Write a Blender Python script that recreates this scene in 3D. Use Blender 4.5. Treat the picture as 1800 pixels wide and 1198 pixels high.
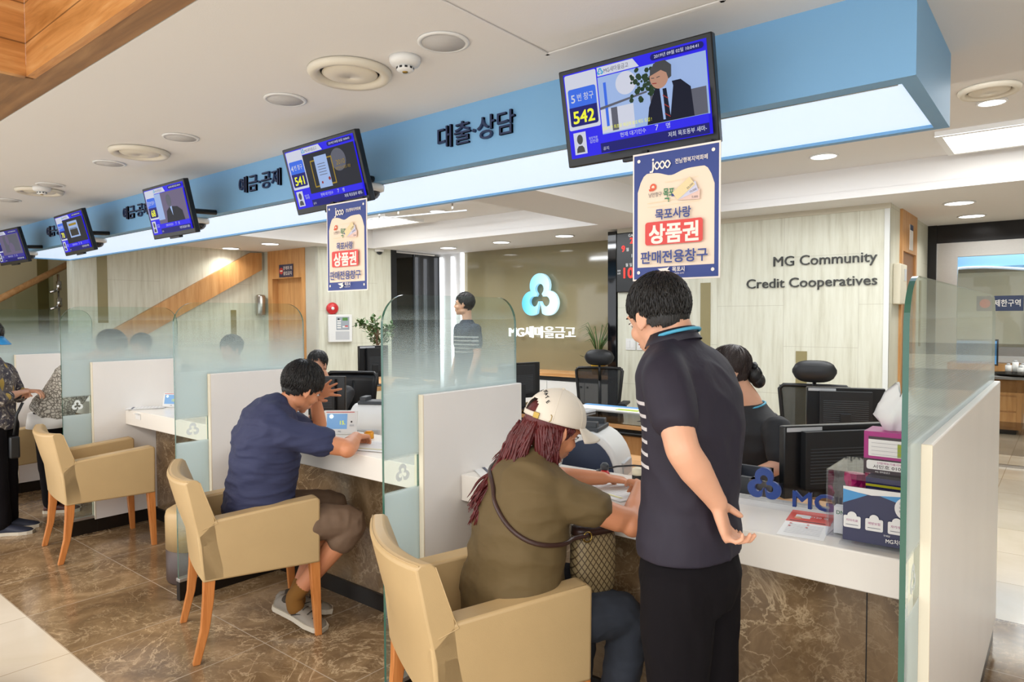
import bpy, bmesh, math, random
from mathutils import Vector as V, Matrix, noise
random.seed(7)
PI = math.pi
for o in list(bpy.data.objects): bpy.data.objects.remove(o)
S = bpy.context.scene
COL = S.collection

# ------------------------------------------------------------------ camera
cam = bpy.data.cameras.new('camera'); co = bpy.data.objects.new('camera', cam); COL.objects.link(co)
cam.sensor_width = 36.0; cam.lens = 24.02; cam.clip_start = 0.05; cam.clip_end = 100
yaw, pitch, roll = [math.radians(a) for a in (39.23, 1.956, -0.249)]
fw = V((-math.sin(yaw)*math.cos(pitch), math.cos(yaw)*math.cos(pitch), -math.sin(pitch)))
rt = V((math.cos(yaw), math.sin(yaw), 0)); up = rt.cross(fw)
r2 = math.cos(roll)*rt + math.sin(roll)*up; u2 = -math.sin(roll)*rt + math.cos(roll)*up
Mc = Matrix((r2, u2, -fw)).transposed().to_4x4(); Mc.translation = V((0, 0, 1.5))
co.matrix_world = Mc
S.camera = co
S.view_settings.view_transform = 'Standard'; S.view_settings.look = 'None'
S.view_settings.gamma = 1.0; S.view_settings.exposure = 0.0
S.view_settings.use_curve_mapping = False

# ------------------------------------------------------------------ world: even fill light, standing in for daylight from an unseen front
W = bpy.data.worlds.new('world'); S.world = W; W.use_nodes = True
bg = W.node_tree.nodes['Background']; bg.inputs[0].default_value = (0.93, 0.96, 1.0, 1); bg.inputs[1].default_value = 2.0

def area(name, loc, sx, sy, power, col=(1, .96, .9), rot=(0, 0, 0)):
    l = bpy.data.lights.new(name, 'AREA'); l.shape = 'RECTANGLE'; l.size = sx; l.size_y = sy
    l.energy = power; l.color = col
    o = bpy.data.objects.new(name, l); o.location = loc; o.rotation_euler = rot; COL.objects.link(o); return o
area('hall_fill_lamp', (-4.5, -0.6, 2.38), 5.0, 1.0, 105, (1, .94, .86))  # both hall lamps are added fill behind the camera, no fitting modelled
area('hall_fill_lamp', (0.8, -0.8, 2.38), 2.5, 1.0, 75, (1, .95, .88))
area('staff_fill_lamp', (-5.2, 4.6, 2.64), 2.6, 1.6, 55, (.90, .95, 1))  # both staff lamps are broad added fill, besides the modelled panels and downlights
area('staff_fill_lamp', (-1.0, 4.7, 2.64), 2.6, 1.6, 48, (.90, .95, 1))
area('tray_edge_lamp', (-5.4, 3.42, 2.60), 3.2, .06, 16, (.93, .97, 1), (math.radians(97), 0, 0))
area('tray_edge_lamp', (-.3, 3.42, 2.60), 5.0, .06, 15, (.93, .97, 1), (math.radians(97), 0, 0))
area('office_ceiling_lamp', (0.2, 10.8, 2.6), 3, 2, 100, (1, .97, .92))

# ------------------------------------------------------------------ materials
def lin(h):
    h = h.lstrip('#'); c = [int(h[i:i+2], 16)/255 for i in (0, 2, 4)]
    return tuple(x/12.92 if x <= .04045 else ((x+.055)/1.055)**2.4 for x in c) + (1,)
MC = {}
def mat(name, col='#888888', rough=.5, metal=0, emit=0, alpha=1, spec=.5, var=0, scale=8, bump=0, bscale=60, stretch=(1, 1, 1), coat=0, sheen=0, sss=0):
    if name in MC: return MC[name]
    m = bpy.data.materials.new(name); m.use_nodes = True; nt = m.node_tree; b = nt.nodes['Principled BSDF']
    c = lin(col); b.inputs['Base Color'].default_value = c; b.inputs['Roughness'].default_value = rough
    b.inputs['Metallic'].default_value = metal; b.inputs['Specular IOR Level'].default_value = spec
    b.inputs['Alpha'].default_value = alpha; b.inputs['Coat Weight'].default_value = coat
    b.inputs['Sheen Weight'].default_value = sheen
    if sss: b.inputs['Subsurface Weight'].default_value = sss; b.inputs['Subsurface Radius'].default_value = (.01, .004, .002); b.inputs['Subsurface Scale'].default_value = 1
    if emit:
        b.inputs['Emission Color'].default_value = c; b.inputs['Emission Strength'].default_value = emit
        if name.startswith('screen_'): b.inputs['Base Color'].default_value = tuple(x*.06 for x in c[:3])+(1,); b.inputs['Specular IOR Level'].default_value = .12
    L = nt.links.new
    if var or bump:
        tc = nt.nodes.new('ShaderNodeTexCoord'); mp = nt.nodes.new('ShaderNodeMapping'); mp.inputs['Scale'].default_value = stretch
        L(tc.outputs['Object'], mp.inputs[0])
    if var:
        n = nt.nodes.new('ShaderNodeTexNoise'); n.inputs['Scale'].default_value = scale; n.inputs['Detail'].default_value = 5
        L(mp.outputs[0], n.inputs['Vector'])
        r = nt.nodes.new('ShaderNodeValToRGB'); r.color_ramp.elements[0].position = .3; r.color_ramp.elements[1].position = .7
        r.color_ramp.elements[0].color = tuple(x*(1-var) for x in c[:3])+(1,); r.color_ramp.elements[1].color = tuple(min(1, x*(1+var)) for x in c[:3])+(1,)
        L(n.outputs[0], r.inputs[0]); L(r.outputs[0], b.inputs['Base Color'])
    if bump:
        n2 = nt.nodes.new('ShaderNodeTexNoise'); n2.inputs['Scale'].default_value = bscale; L(mp.outputs[0], n2.inputs['Vector'])
        bp = nt.nodes.new('ShaderNodeBump'); bp.inputs['Strength'].default_value = bump; bp.inputs['Distance'].default_value = .01
        L(n2.outputs[0], bp.inputs['Height']); L(bp.outputs[0], b.inputs['Normal'])
    MC[name] = m; return m

class NB:
    """small node-building helper"""
    def __init__(s, name):
        s.m = bpy.data.materials.new(name); s.m.use_nodes = True; s.nt = s.m.node_tree; s.b = s.nt.nodes['Principled BSDF']
        s.out = s.nt.nodes['Material Output']; MC[name] = s.m
    def n(s, t, **k):
        x = s.nt.nodes.new('ShaderNode'+t)
        for a, v in k.items():
            if a.startswith('i_'):
                key = a[2:]; x.inputs[int(key) if key.isdigit() else key].default_value = v
            else: setattr(x, a, v)
        return x
    def l(s, a, b): s.nt.links.new(a, b)
    def coord(s, scale=(1, 1, 1), loc=(0, 0, 0), kind='Object'):
        t = s.n('TexCoord'); mp = s.n('Mapping'); mp.inputs['Scale'].default_value = scale; mp.inputs['Location'].default_value = loc
        s.l(t.outputs[kind], mp.inputs[0]); return mp.outputs[0]
    def math(s, op, a, b=None, c=None, clamp=False):
        x = s.n('Math', operation=op, use_clamp=clamp)
        for i, v in enumerate((a, b, c)):
            if v is None: continue
            if isinstance(v, (int, float)): x.inputs[i].default_value = v
            else: s.l(v, x.inputs[i])
        return x.outputs[0]
    def ramp(s, fac, stops, interp='LINEAR'):
        r = s.n('ValToRGB'); cr = r.color_ramp; cr.interpolation = interp
        while len(cr.elements) < len(stops): cr.elements.new(.5)
        for e, (p, c) in zip(cr.elements, stops):
            e.position = p; e.color = c if len(c) == 4 else tuple(c)+(1,)
        s.l(fac, r.inputs[0]); return r.outputs[0]
    def mix(s, fac, a, b, mode='MIX'):
        x = s.n('Mix', data_type='RGBA', blend_type=mode)
        for i, v in ((0, fac), (6, a), (7, b)):
            if isinstance(v, (int, float, tuple)): x.inputs[i].default_value = v
            else: s.l(v, x.inputs[i])
        return x.outputs[2]
    def noise(s, vec, scale, detail=4, rough=.5, dist=0):
        x = s.n('TexNoise'); x.inputs['Scale'].default_value = scale; x.inputs['Detail'].default_value = detail
        x.inputs['Roughness'].default_value = rough; x.inputs['Distortion'].default_value = dist; s.l(vec, x.inputs['Vector']); return x.outputs[0]
    def sep(s, vec):
        x = s.n('SeparateXYZ'); s.l(vec, x.inputs[0]); return x.outputs

def g(v): return (v, v, v, 1)
def marble_color(k, vec):
    """dark emperador marble: brown clouds with pale broken veins"""
    base = k.ramp(k.noise(vec, 2.6, 12, .68, 1.1), [(.25, lin('#4e3c2a')), (.48, lin('#7d6549')), (.62, lin('#977d5d')), (.8, lin('#b39a78'))])
    warp = k.n('TexNoise'); warp.inputs['Scale'].default_value = 3.0; warp.inputs['Detail'].default_value = 5; k.l(vec, warp.inputs['Vector'])
    add = k.n('VectorMath', operation='MULTIPLY_ADD'); k.l(warp.outputs['Color'], add.inputs[0]); add.inputs[1].default_value = (.55, .55, .55); k.l(vec, add.inputs[2])
    for sc, wd, st in ((2.6, .010, .45), (7.5, .016, .35)):
        v = k.n('TexVoronoi', feature='DISTANCE_TO_EDGE'); v.inputs['Scale'].default_value = sc; k.l(add.outputs[0], v.inputs['Vector'])
        line = k.ramp(v.outputs[0], [(0, g(1)), (wd, g(0))])
        msk = k.ramp(k.noise(vec, sc*.6, 3), [(.42, g(0)), (.62, g(1))])
        f = k.math('MULTIPLY', k.math('MULTIPLY', line, msk), st)
        base = k.mix(f, base, lin('#dcc5a2'))
    for sc, wd, st in ((2.1, .010, .75), (5.0, .016, .5), (11, .028, .35)):
        rg = k.ramp(k.math('ABSOLUTE', k.math('SUBTRACT', k.noise(vec, sc, 9, .62, .9), .5)), [(0, g(1)), (wd, g(0))])
        msk = k.ramp(k.noise(vec, sc*.45, 3), [(.46, g(0)), (.60, g(1))])
        base = k.mix(k.math('MULTIPLY', k.math('MULTIPLY', rg, msk), st), base, lin('#d6bd98'))
    return base

def make_floor():
    k = NB('polished_stone_floor'); vec = k.coord(); x, y, z = k.sep(vec)
    brown = marble_color(k, vec)
    beige = k.ramp(k.noise(vec, 1.5, 6, .6, .5), [(.3, lin('#d2c6b0')), (.6, lin('#ddd2c0')), (.8, lin('#e5dccd'))])
    m1 = k.math('MULTIPLY', k.math('GREATER_THAN', y, 1.085), k.math('LESS_THAN', y, 4.1))
    m2 = k.math('LESS_THAN', x, 1.6); mask = k.math('MULTIPLY', m1, m2)
    # grout grid, 0.6 m tiles
    def gl(c, off, w):
        t = k.math('PINGPONG', k.math('ADD', c, off), .3)
        return k.math('LESS_THAN', t, w)
    grid = k.math('MAXIMUM', gl(x, 2.86, .0022), gl(y, 0.115, .0022))
    tilev = k.n('TexWhiteNoise', noise_dimensions='2D')
    cmb = k.n('CombineXYZ'); k.l(k.math('FLOOR', k.math('DIVIDE', k.math('ADD', x, 2.86), .6)), cmb.inputs[0]); k.l(k.math('FLOOR', k.math('DIVIDE', k.math('ADD', y, .115), .6)), cmb.inputs[1])
    k.l(cmb.outputs[0], tilev.inputs['Vector'])
    tv = k.math('MULTIPLY_ADD', tilev.outputs[0], .22, .89)
    c = k.mix(mask, beige, brown)
    gm = k.mix(mask, lin('#a8967b'), lin('#b9ab98'))
    c2 = k.n('VectorMath', operation='SCALE'); k.l(c, c2.inputs[0]); k.l(tv, c2.inputs['Scale'])
    c = k.mix(grid, c2.outputs[0], gm)
    k.l(c, k.b.inputs['Base Color'])
    k.b.inputs['Roughness'].default_value = .13; k.b.inputs['Specular IOR Level'].default_value = .45
    return k.m
def make_marble():
    k = NB('brown_marble_cladding'); vec = k.coord(loc=(3, 1, 2)); k.l(marble_color(k, vec), k.b.inputs['Base Color'])
    k.b.inputs['Roughness'].default_value = .17; return k.m
def make_stone():
    k = NB('cream_travertine_panels'); vec = k.coord((1, 1, 1)); x, y, z = k.sep(vec)
    gv = k.coord((14, 14, 1.1)); n1 = k.noise(gv, 1.6, 7, .62)
    c = k.ramp(n1, [(.25, lin('#bcb9a4')), (.45, lin('#d2d1bf')), (.62, lin('#dbdbcb')), (.8, lin('#cac8b4'))])
    h = k.math('ADD', x, y)
    rowi = k.math('FLOOR', k.math('DIVIDE', h, .62))
    off = k.math('MULTIPLY', k.math('MODULO', rowi, 2), .37)
    a = k.math('LESS_THAN', k.math('PINGPONG', k.math('ADD', h, 6.2), .31), .002)
    b = k.math('LESS_THAN', k.math('PINGPONG', k.math('ADD', z, off), .4), .002)
    c = k.mix(k.math('MULTIPLY', k.math('MAXIMUM', a, b), .5), c, lin('#a29c88'))
    k.l(c, k.b.inputs['Base Color']); k.b.inputs['Roughness'].default_value = .45; return k.m
def make_wood(name, c0, c1, c2, axis=0, sc=1.0, rough=.4, knots=False):
    k = NB(name); s = [9*sc, 9*sc, 9*sc]; s[axis] = .8*sc
    vec = k.coord(tuple(s)); n1 = k.noise(vec, 2.2, 6, .6, .6)
    c = k.ramp(n1, [(.3, lin(c0)), (.5, lin(c1)), (.72, lin(c2))])
    if knots:
        v2 = k.coord((1.9, 0, 6.5) if axis == 0 else (0, 1.9, 6.5))
        v = k.n('TexVoronoi'); v.inputs['Scale'].default_value = 1.1; k.l(v2, v.inputs['Vector'])
        kn = k.ramp(v.outputs['Distance'], [(.04, g(1)), (.13, g(0))]); c = k.mix(k.math('MULTIPLY', kn, .8), c, lin('#6d3d18'))
        x, y, z = k.sep(k.coord()); pl = k.math('LESS_THAN', k.math('PINGPONG', k.math('ADD', z, .0), .075), .003)
        c = k.mix(k.math('MULTIPLY', pl, .7), c, lin('#5a3414'))
    k.l(c, k.b.inputs['Base Color']); k.b.inputs['Roughness'].default_value = rough; return k.m
def front_fresnel(k, ior):
    fr = k.n('Fresnel'); fr.inputs[0].default_value = ior; ge = k.n('NewGeometry')
    return k.math('MULTIPLY', fr.outputs[0], k.math('SUBTRACT', 1, ge.outputs['Backfacing']))
def make_frost():
    """clear toughened glass with printed frosting by height: gradient, plain band, clear strip"""
    k = NB('frosted_partition_glass'); vec = k.coord(); x, y, z = k.sep(vec)
    t = k.math('DIVIDE', z, 1.6)
    def s(v): return v/1.6
    body = k.ramp(t, [(s(.30), g(.05)), (s(.50), g(.90)), (s(.838), g(.92)), (s(.842), g(.02)), (s(.966), g(.02)), (s(.970), g(.93)), (s(1.20), g(.86)), (s(1.27), g(.62)), (s(1.39), g(.32)), (s(1.54), g(.0))])
    # halftone dots soften the fading edge
    dv = k.n('TexVoronoi'); dv.inputs['Scale'].default_value = 160; dv.inputs['Randomness'].default_value = 0; k.l(vec, dv.inputs['Vector'])
    dots = k.math('SUBTRACT', body, k.math('MULTIPLY', dv.outputs['Distance'], .25))
    edge = k.math('MULTIPLY', k.math('LESS_THAN', body, .8), k.math('GREATER_THAN', body, .1))
    f = k.n('Mix'); k.l(edge, f.inputs[0]); k.l(body, f.inputs[2]); k.l(k.math('MAXIMUM', dots, .02), f.inputs[3])
    tr = k.n('BsdfTransparent'); tr.inputs[0].default_value = (.90, .955, .94, 1)
    gl = k.n('BsdfGlossy'); gl.inputs['Roughness'].default_value = .02; gl.inputs[0].default_value = g(1)
    fr = front_fresnel(k, 1.45)
    clear = k.n('MixShader'); k.l(fr, clear.inputs[0]); k.l(tr.outputs[0], clear.inputs[1]); k.l(gl.outputs[0], clear.inputs[2])
    df = k.n('BsdfDiffuse'); df.inputs[0].default_value = lin('#dfecee'); tl = k.n('BsdfTranslucent'); tl.inputs[0].default_value = lin('#e4f2f2')
    fz = k.n('MixShader'); fz.inputs[0].default_value = .55; k.l(df.outputs[0], fz.inputs[1]); k.l(tl.outputs[0], fz.inputs[2])
    fz2 = k.n('MixShader'); k.l(k.math('MULTIPLY', fr, .6), fz2.inputs[0]); k.l(fz.outputs[0], fz2.inputs[1])
    g2 = k.n('BsdfGlossy'); g2.inputs['Roughness'].default_value = .08; k.l(g2.outputs[0], fz2.inputs[2])
    mx = k.n('MixShader'); k.l(f.outputs[0], mx.inputs[0]); k.l(clear.outputs[0], mx.inputs[1]); k.l(fz2.outputs[0], mx.inputs[2])
    k.l(mx.outputs[0], k.out.inputs[0]); return k.m
def make_clear(name, tint=(.93, .96, .95, 1), rough=.02, ior=1.45):
    k = NB(name); tr = k.n('BsdfTransparent'); tr.inputs[0].default_value = tint
    gl = k.n('BsdfGlossy'); gl.inputs['Roughness'].default_value = rough
    fr = front_fresnel(k, ior)
    mx = k.n('MixShader'); k.l(fr, mx.inputs[0]); k.l(tr.outputs[0], mx.inputs[1]); k.l(gl.outputs[0], mx.inputs[2]); k.l(mx.outputs[0], k.out.inputs[0]); return k.m
def make_mesh_fabric():
    k = NB('black_mesh_fabric'); tr = k.n('BsdfTransparent'); k.b.inputs['Base Color'].default_value = lin('#1c1f22'); k.b.inputs['Roughness'].default_value = .7
    mx = k.n('MixShader'); mx.inputs[0].default_value = .68; k.l(tr.outputs[0], mx.inputs[1]); k.l(k.b.outputs[0], mx.inputs[2]); k.l(mx.outputs[0], k.out.inputs[0]); return k.m
def make_gradient(name, ca, cb, emit=0, axis=2, a=0, b=1, rough=.4):
    k = NB(name); c = k.sep(k.coord())[axis]
    t = k.math('DIVIDE', k.math('SUBTRACT', c, a), b-a, clamp=True); col = k.ramp(t, [(0, lin(ca)), (1, lin(cb))])
    k.l(col, k.b.inputs['Base Color']); k.b.inputs['Roughness'].default_value = rough
    if emit: k.l(col, k.b.inputs['Emission Color']); k.b.inputs['Emission Strength'].default_value = emit
    return k.m
def make_floral(name, cols, sc, rough=.8):
    k = NB(name); vec = k.coord(); n1 = k.noise(vec, sc, 5, .75, 1.2)
    c = k.ramp(n1, [(i/(len(cols)-1)*.5+.25, lin(h)) for i, h in enumerate(cols)], 'CONSTANT')
    n2 = k.noise(vec, sc*5, 2, .5); c = k.mix(k.math('GREATER_THAN', n2, .62), c, lin('#b9b2a8'))
    n3 = k.noise(vec, sc*1.3, 0, .5); c = k.mix(k.math('GREATER_THAN', n3, .71), c, lin('#b89a4c'))
    k.l(c, k.b.inputs['Base Color']); k.b.inputs['Roughness'].default_value = rough; return k.m
def make_lace():
    k = NB('grey_lace_pattern'); vec = k.coord()
    wv = k.n('TexNoise'); wv.inputs['Scale'].default_value = 14; k.l(vec, wv.inputs['Vector'])
    ad = k.n('VectorMath', operation='MULTIPLY_ADD'); k.l(wv.outputs['Color'], ad.inputs[0]); ad.inputs[1].default_value = (.05, .05, .05); k.l(vec, ad.inputs[2])
    v = k.n('TexVoronoi', feature='DISTANCE_TO_EDGE'); v.inputs['Scale'].default_value = 42; k.l(ad.outputs[0], v.inputs['Vector'])
    c = k.ramp(v.outputs[0], [(.05, lin('#6f6a62')), (.16, lin('#c9c5bb'))]); k.l(c, k.b.inputs['Base Color']); k.b.inputs['Roughness'].default_value = .85; return k.m
def make_bagcloth():
    k = NB('tan_checked_bag_canvas'); vec = k.coord(); x, y, z = k.sep(vec)
    u = k.math('ADD', k.math('ADD', x, y), z); w = k.math('SUBTRACT', k.math('ADD', x, y), z)
    a = k.math('LESS_THAN', k.math('PINGPONG', u, .014), .0028); b = k.math('LESS_THAN', k.math('PINGPONG', w, .014), .0028)
    c = k.mix(k.math('MAXIMUM', a, b), lin('#8d7b58'), lin('#4a3924')); k.l(c, k.b.inputs['Base Color']); k.b.inputs['Roughness'].default_value = .55; return k.m
def make_striped(name, base, stripe, ctr, fdir, z0, z1, period, width):
    """knit shirt with a woven-in block of pale bands across the chest"""
    k = NB(name); vec = k.coord(); x, y, z = k.sep(vec)
    d = k.math('ADD', k.math('MULTIPLY', k.math('SUBTRACT', x, ctr[0]), fdir[0]), k.math('MULTIPLY', k.math('SUBTRACT', y, ctr[1]), fdir[1]))
    band = k.math('LESS_THAN', k.math('MODULO', k.math('SUBTRACT', z, z0), period), width)
    m = k.math('MULTIPLY', band, k.math('GREATER_THAN', z, z0)); m = k.math('MULTIPLY', m, k.math('LESS_THAN', z, z1)); m = k.math('MULTIPLY', m, k.math('GREATER_THAN', d, 0))
    k.l(k.mix(m, lin(base), lin(stripe)), k.b.inputs['Base Color']); k.b.inputs['Roughness'].default_value = .7
    bn = k.n('Bump'); bn.inputs['Strength'].default_value = .5; bn.inputs['Distance'].default_value = .01; k.l(k.noise(k.coord((1.2, 1.2, .8)), 9, 3), bn.inputs['Height']); k.l(bn.outputs[0], k.b.inputs['Normal']); return k.m

M_FLOOR = make_floor(); M_MARBLE = make_marble(); M_STONE = make_stone(); M_FROST = make_frost()
M_GLASS = make_clear('clear_glass', (.96, .975, .97, 1)); M_ACRYL = make_clear('clear_acrylic', (.93, .94, .96, 1), .03, 1.49)
M_MESH = make_mesh_fabric(); M_LACE = make_lace(); M_BAG = make_bagcloth()
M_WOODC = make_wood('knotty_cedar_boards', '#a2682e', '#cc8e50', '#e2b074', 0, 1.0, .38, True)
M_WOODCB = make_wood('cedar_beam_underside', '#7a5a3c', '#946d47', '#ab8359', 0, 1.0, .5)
M_OAK = make_wood('light_oak_veneer', '#b8834c', '#c9955c', '#d6a56e', 2, 1.0, .42)
M_OAKH = make_wood('light_oak_top', '#bd8a54', '#cf9c66', '#dbac79', 0, 1.0, .35)
M_LEG = make_wood('beech_chair_leg', '#b46a30', '#c77d40', '#d58e50', 2, 2.0, .35)
M_CEIL = mat('white_ceiling_plaster', '#e3e1df', .8, bump=.05, bscale=200)
M_WHITE = mat('warm_white_laminate', '#efebe6', .35, var=.02, scale=3)
M_WHITE2 = mat('white_plastic', '#e4e4e2', .35)
M_SOLID = mat('white_solid_surface', '#f3ede3', .22, var=.015, scale=5)
M_BLACKK = mat('black_plinth_laminate', '#17120f', .3)
M_BLUE = mat('blue_painted_fascia', '#7db0da', .5, bump=.03, bscale=150)
M_NAVY = mat('navy_sign_acrylic', '#1e2f55', .35)
M_PANEL = mat('lit_soffit_diffuser', '#cfe3fb', .5, emit=.80)
M_LAMP = mat('lit_lamp_lens', '#ffffff', .5, emit=5)
M_LAMPW = mat('lit_panel_diffuser', '#fffdf6', .5, emit=4)
M_COVE = mat('lit_cove_strip', '#f4f8ff', .5, emit=2.2)
M_STEEL = mat('brushed_steel', '#b5b0a8', .28, 1, var=.05, scale=40, stretch=(1, 1, 20))
M_CHROME = mat('chrome', '#d0d0d0', .12, 1)
M_BRASS = mat('brass', '#a98c4a', .3, 1)
M_BLACKP = mat('black_plastic', '#0c0d0f', .32)
M_BLACKM = mat('matte_black_plastic', '#15171a', .55)
M_DGREY = mat('dark_grey_plastic', '#3b3f44', .5)
M_LGREY = mat('light_grey_plastic', '#bfc1c4', .4)
M_LEATHER = mat('tan_leatherette', '#c0a375', .42, var=.03, scale=6, bump=.06, bscale=350)
M_BROWNL = mat('dark_brown_leatherette', '#4a3b36', .45, bump=.05, bscale=300)
M_BLKLTH = mat('black_leather', '#17191c', .38, bump=.04, bscale=250)
M_PAPER = mat('white_paper', '#ecebe8', .7)
M_RED = mat('red_plastic', '#c6282c', .35)
M_ORANGE = mat('orange_plastic', '#e79a12', .35)
M_GREEN = mat('leaf_green', '#4c6b38', .5, var=.25, scale=9)
M_GEDGE = mat('green_glass_edge', '#275848', .12, coat=.5)
M_ETCH = mat('white_glass_etching', '#e8f0ee', .7)
M_OLIVE = mat('olive_back_painted_glass', '#8d8467', .06, spec=.6)
M_OLIVEM = mat('olive_bronze_inlay', '#8f845a', .35, var=.03)
M_BLKGL = mat('black_back_painted_glass', '#0b0c0f', .05, spec=.6)

# ------------------------------------------------------------------ geometry helpers
def frame(o, x, y, z=None):
    x = V(x).normalized(); y = V(y); y = (y-x*y.dot(x)).normalized(); zz = x.cross(y)
    M = Matrix((x, y, zz)).transposed().to_4x4(); M.translation = V(o); return M
FM = Matrix.Rotation(PI/2, 4, 'X')          # drawing plane (x, y, out) -> object (x, -out, y)
_fc = {}
def text_mesh(s, bold):
    key = (s, bold)
    if key in _fc: return _fc[key]
    c = bpy.data.curves.new('lettering', 'FONT'); c.body = s; c.size = 1; c.offset = bold; c.resolution_u = 3; c.align_x = 'LEFT'
    o = bpy.data.objects.new('lettering', c); COL.objects.link(o)
    me = bpy.data.meshes.new_from_object(o.evaluated_get(bpy.context.evaluated_depsgraph_get()))
    vs = [v.co.copy() for v in me.vertices]; fs = [tuple(p.vertices) for p in me.polygons]
    bpy.data.objects.remove(o); bpy.data.curves.remove(c); bpy.data.meshes.remove(me)
    _fc[key] = (vs, fs); return vs, fs
class G:
    def __init__(s): s.bm = bmesh.new(); s.mats = []; s.M = Matrix(); s.sm = set()
    def mi(s, m):
        if m not in s.mats: s.mats.append(m)
        return s.mats.index(m)
    def add(s, vs, fs, m, smooth=False, M=None):
        T = s.M @ M if M is not None else s.M
        bv = [s.bm.verts.new(T @ V(v)) for v in vs]; i = s.mi(m); out = []
        for f in fs:
            try: fc = s.bm.faces.new([bv[j] for j in f])
            except ValueError: continue
            fc.material_index = i; fc.smooth = smooth; out.append(fc)
        return out
    def box(s, x0, x1, y0, y1, z0, z1, m, M=None):
        vs = [(x, y, z) for x in (x0, x1) for y in (y0, y1) for z in (z0, z1)]
        return s.add(vs, [(0, 1, 3, 2), (4, 6, 7, 5), (0, 4, 5, 1), (2, 3, 7, 6), (0, 2, 6, 4), (1, 5, 7, 3)], m, False, M)
    def prism(s, poly, z0, z1, m, M=None, smooth=False):
        n = len(poly); vs = [(p[0], p[1], z0) for p in poly]+[(p[0], p[1], z1) for p in poly]
        fs = [tuple(range(n))[::-1], tuple(range(n, 2*n))]+[(i, (i+1) % n, n+(i+1) % n, n+i) for i in range(n)]
        a = sum(poly[i][0]*poly[(i+1) % n][1]-poly[(i+1) % n][0]*poly[i][1] for i in range(n))
        if a*(z1-z0) < 0: fs = [f[::-1] for f in fs]
        return s.add(vs, fs, m, smooth, M)
    def loft(s, rings, m, cap=True, smooth=True, closed=False, M=None):
        n = len(rings[0]); vs = [v for r in rings for v in r]; fs = []
        R = len(rings)
        for i in range(R-1 if not closed else R):
            j = (i+1) % R
            for k in range(n): fs.append((i*n+k, i*n+(k+1) % n, j*n+(k+1) % n, j*n+k))
        if cap and not closed: fs += [tuple(range(n))[::-1], tuple(range((R-1)*n, R*n))]
        return s.add(vs, fs, m, smooth, M)
    def ering(s, c, ax, ay, rx, ry, n=20, p=2.0):
        out = []
        for i in range(n):
            a = 2*PI*i/n; ca, sa = math.cos(a), math.sin(a)
            out.append(V(c)+V(ax)*rx*math.copysign(abs(ca)**(2/p), ca)+V(ay)*ry*math.copysign(abs(sa)**(2/p), sa))
        return out
    def tube(s, pts, r, m, n=8, cap=True, closed=False, M=None, smooth=True, roundcap=False):
        pts = [V(p) for p in pts]; R = r if isinstance(r, (list, tuple)) else [r]*len(pts)
        if roundcap:
            a = (pts[0]-pts[1]).normalized(); b = (pts[-1]-pts[-2]).normalized(); r0, r1 = R[0], R[-1]
            pts = [pts[0]+a*r0*.98, pts[0]+a*r0*.8, pts[0]+a*r0*.45]+pts+[pts[-1]+b*r1*.45, pts[-1]+b*r1*.8, pts[-1]+b*r1*.98]
            R = [r0*.2, r0*.6, r0*.9]+list(R)+[r1*.9, r1*.6, r1*.2]
        t0 = (pts[1]-pts[0]).normalized(); u = t0.orthogonal().normalized(); rings = []
        N = len(pts)
        for i, p in enumerate(pts):
            if closed: t = (pts[(i+1) % N]-pts[i-1]).normalized()
            elif i == 0: t = t0
            elif i == N-1: t = (pts[-1]-pts[-2]).normalized()
            else: t = ((pts[i+1]-p).normalized()+(p-pts[i-1]).normalized()).normalized()
            u = (u-t*u.dot(t)).normalized(); w = t.cross(u)
            rings.append(s.ering(p, u, w, R[i], R[i], n))
        return s.loft(rings, m, cap, smooth, closed, M)
    def cyl(s, p0, p1, r0, m, r1=None, n=24, M=None, smooth=True): return s.tube([p0, p1], [r0, r0 if r1 is None else r1], m, n, M=M, smooth=smooth)
    def lathe(s, prof, m, n=32, M=None, smooth=True, c=(0, 0, 0)):
        rings = [[V(c)+V((max(r, 1e-4)*math.cos(2*PI*i/n), max(r, 1e-4)*math.sin(2*PI*i/n), z)) for i in range(n)] for r, z in prof]
        return s.loft(rings, m, True, smooth, closed=prof[0][0] > .002, M=M)
    def ell(s, c, rad, m, M=None, n=20, k=12):
        c = V(c); rings = []
        for j in range(1, k):
            t = PI*j/k-PI/2; rr = math.cos(t)
            rings.append([c+V((rad[0]*rr*math.cos(2*PI*i/n), rad[1]*rr*math.sin(2*PI*i/n), rad[2]*math.sin(t))) for i in range(n)])
        vs = [v for r in rings for v in r]+[c-V((0, 0, rad[2])), c+V((0, 0, rad[2]))]; fs = []
        for i in range(k-2):
            for q in range(n): fs.append((i*n+q, i*n+(q+1) % n, (i+1)*n+(q+1) % n, (i+1)*n+q))
        a, b = len(vs)-2, len(vs)-1; L = (k-2)*n
        for q in range(n): fs.append((a, (q+1) % n, q)); fs.append((b, L+q, L+(q+1) % n))
        return s.add(vs, fs, m, True, M)
    def text(s, st, size, m, x=0, y=0, z=0, depth=0, bold=0, align='C', M=None, sx=1, width=None, shear=0):
        vs, fs = text_mesh(st, 0)
        if not vs: return
        if bold:
            b = bold*.55
            for q_, (dx, dy) in enumerate(((-b, -b), (b, -b), (-b, b), (b, b))): s.text(st, size, m, x+dx*size, y+dy*size, z-.00006*(q_+1), depth, 0, align, M, sx, width*(1-0) if width else None, shear)
        x0 = min(v.x for v in vs); x1 = max(v.x for v in vs); w = (x1-x0)*size*sx
        if width: sx *= width/w; w = width
        ox = {'C': -w/2, 'L': 0, 'R': -w}[align]
        P = [((v.x-x0)*size*sx+ox+x+shear*v.y*size, v.y*size+y, z+depth) for v in vs]
        s.add(P, fs, m, False, M)
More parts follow.
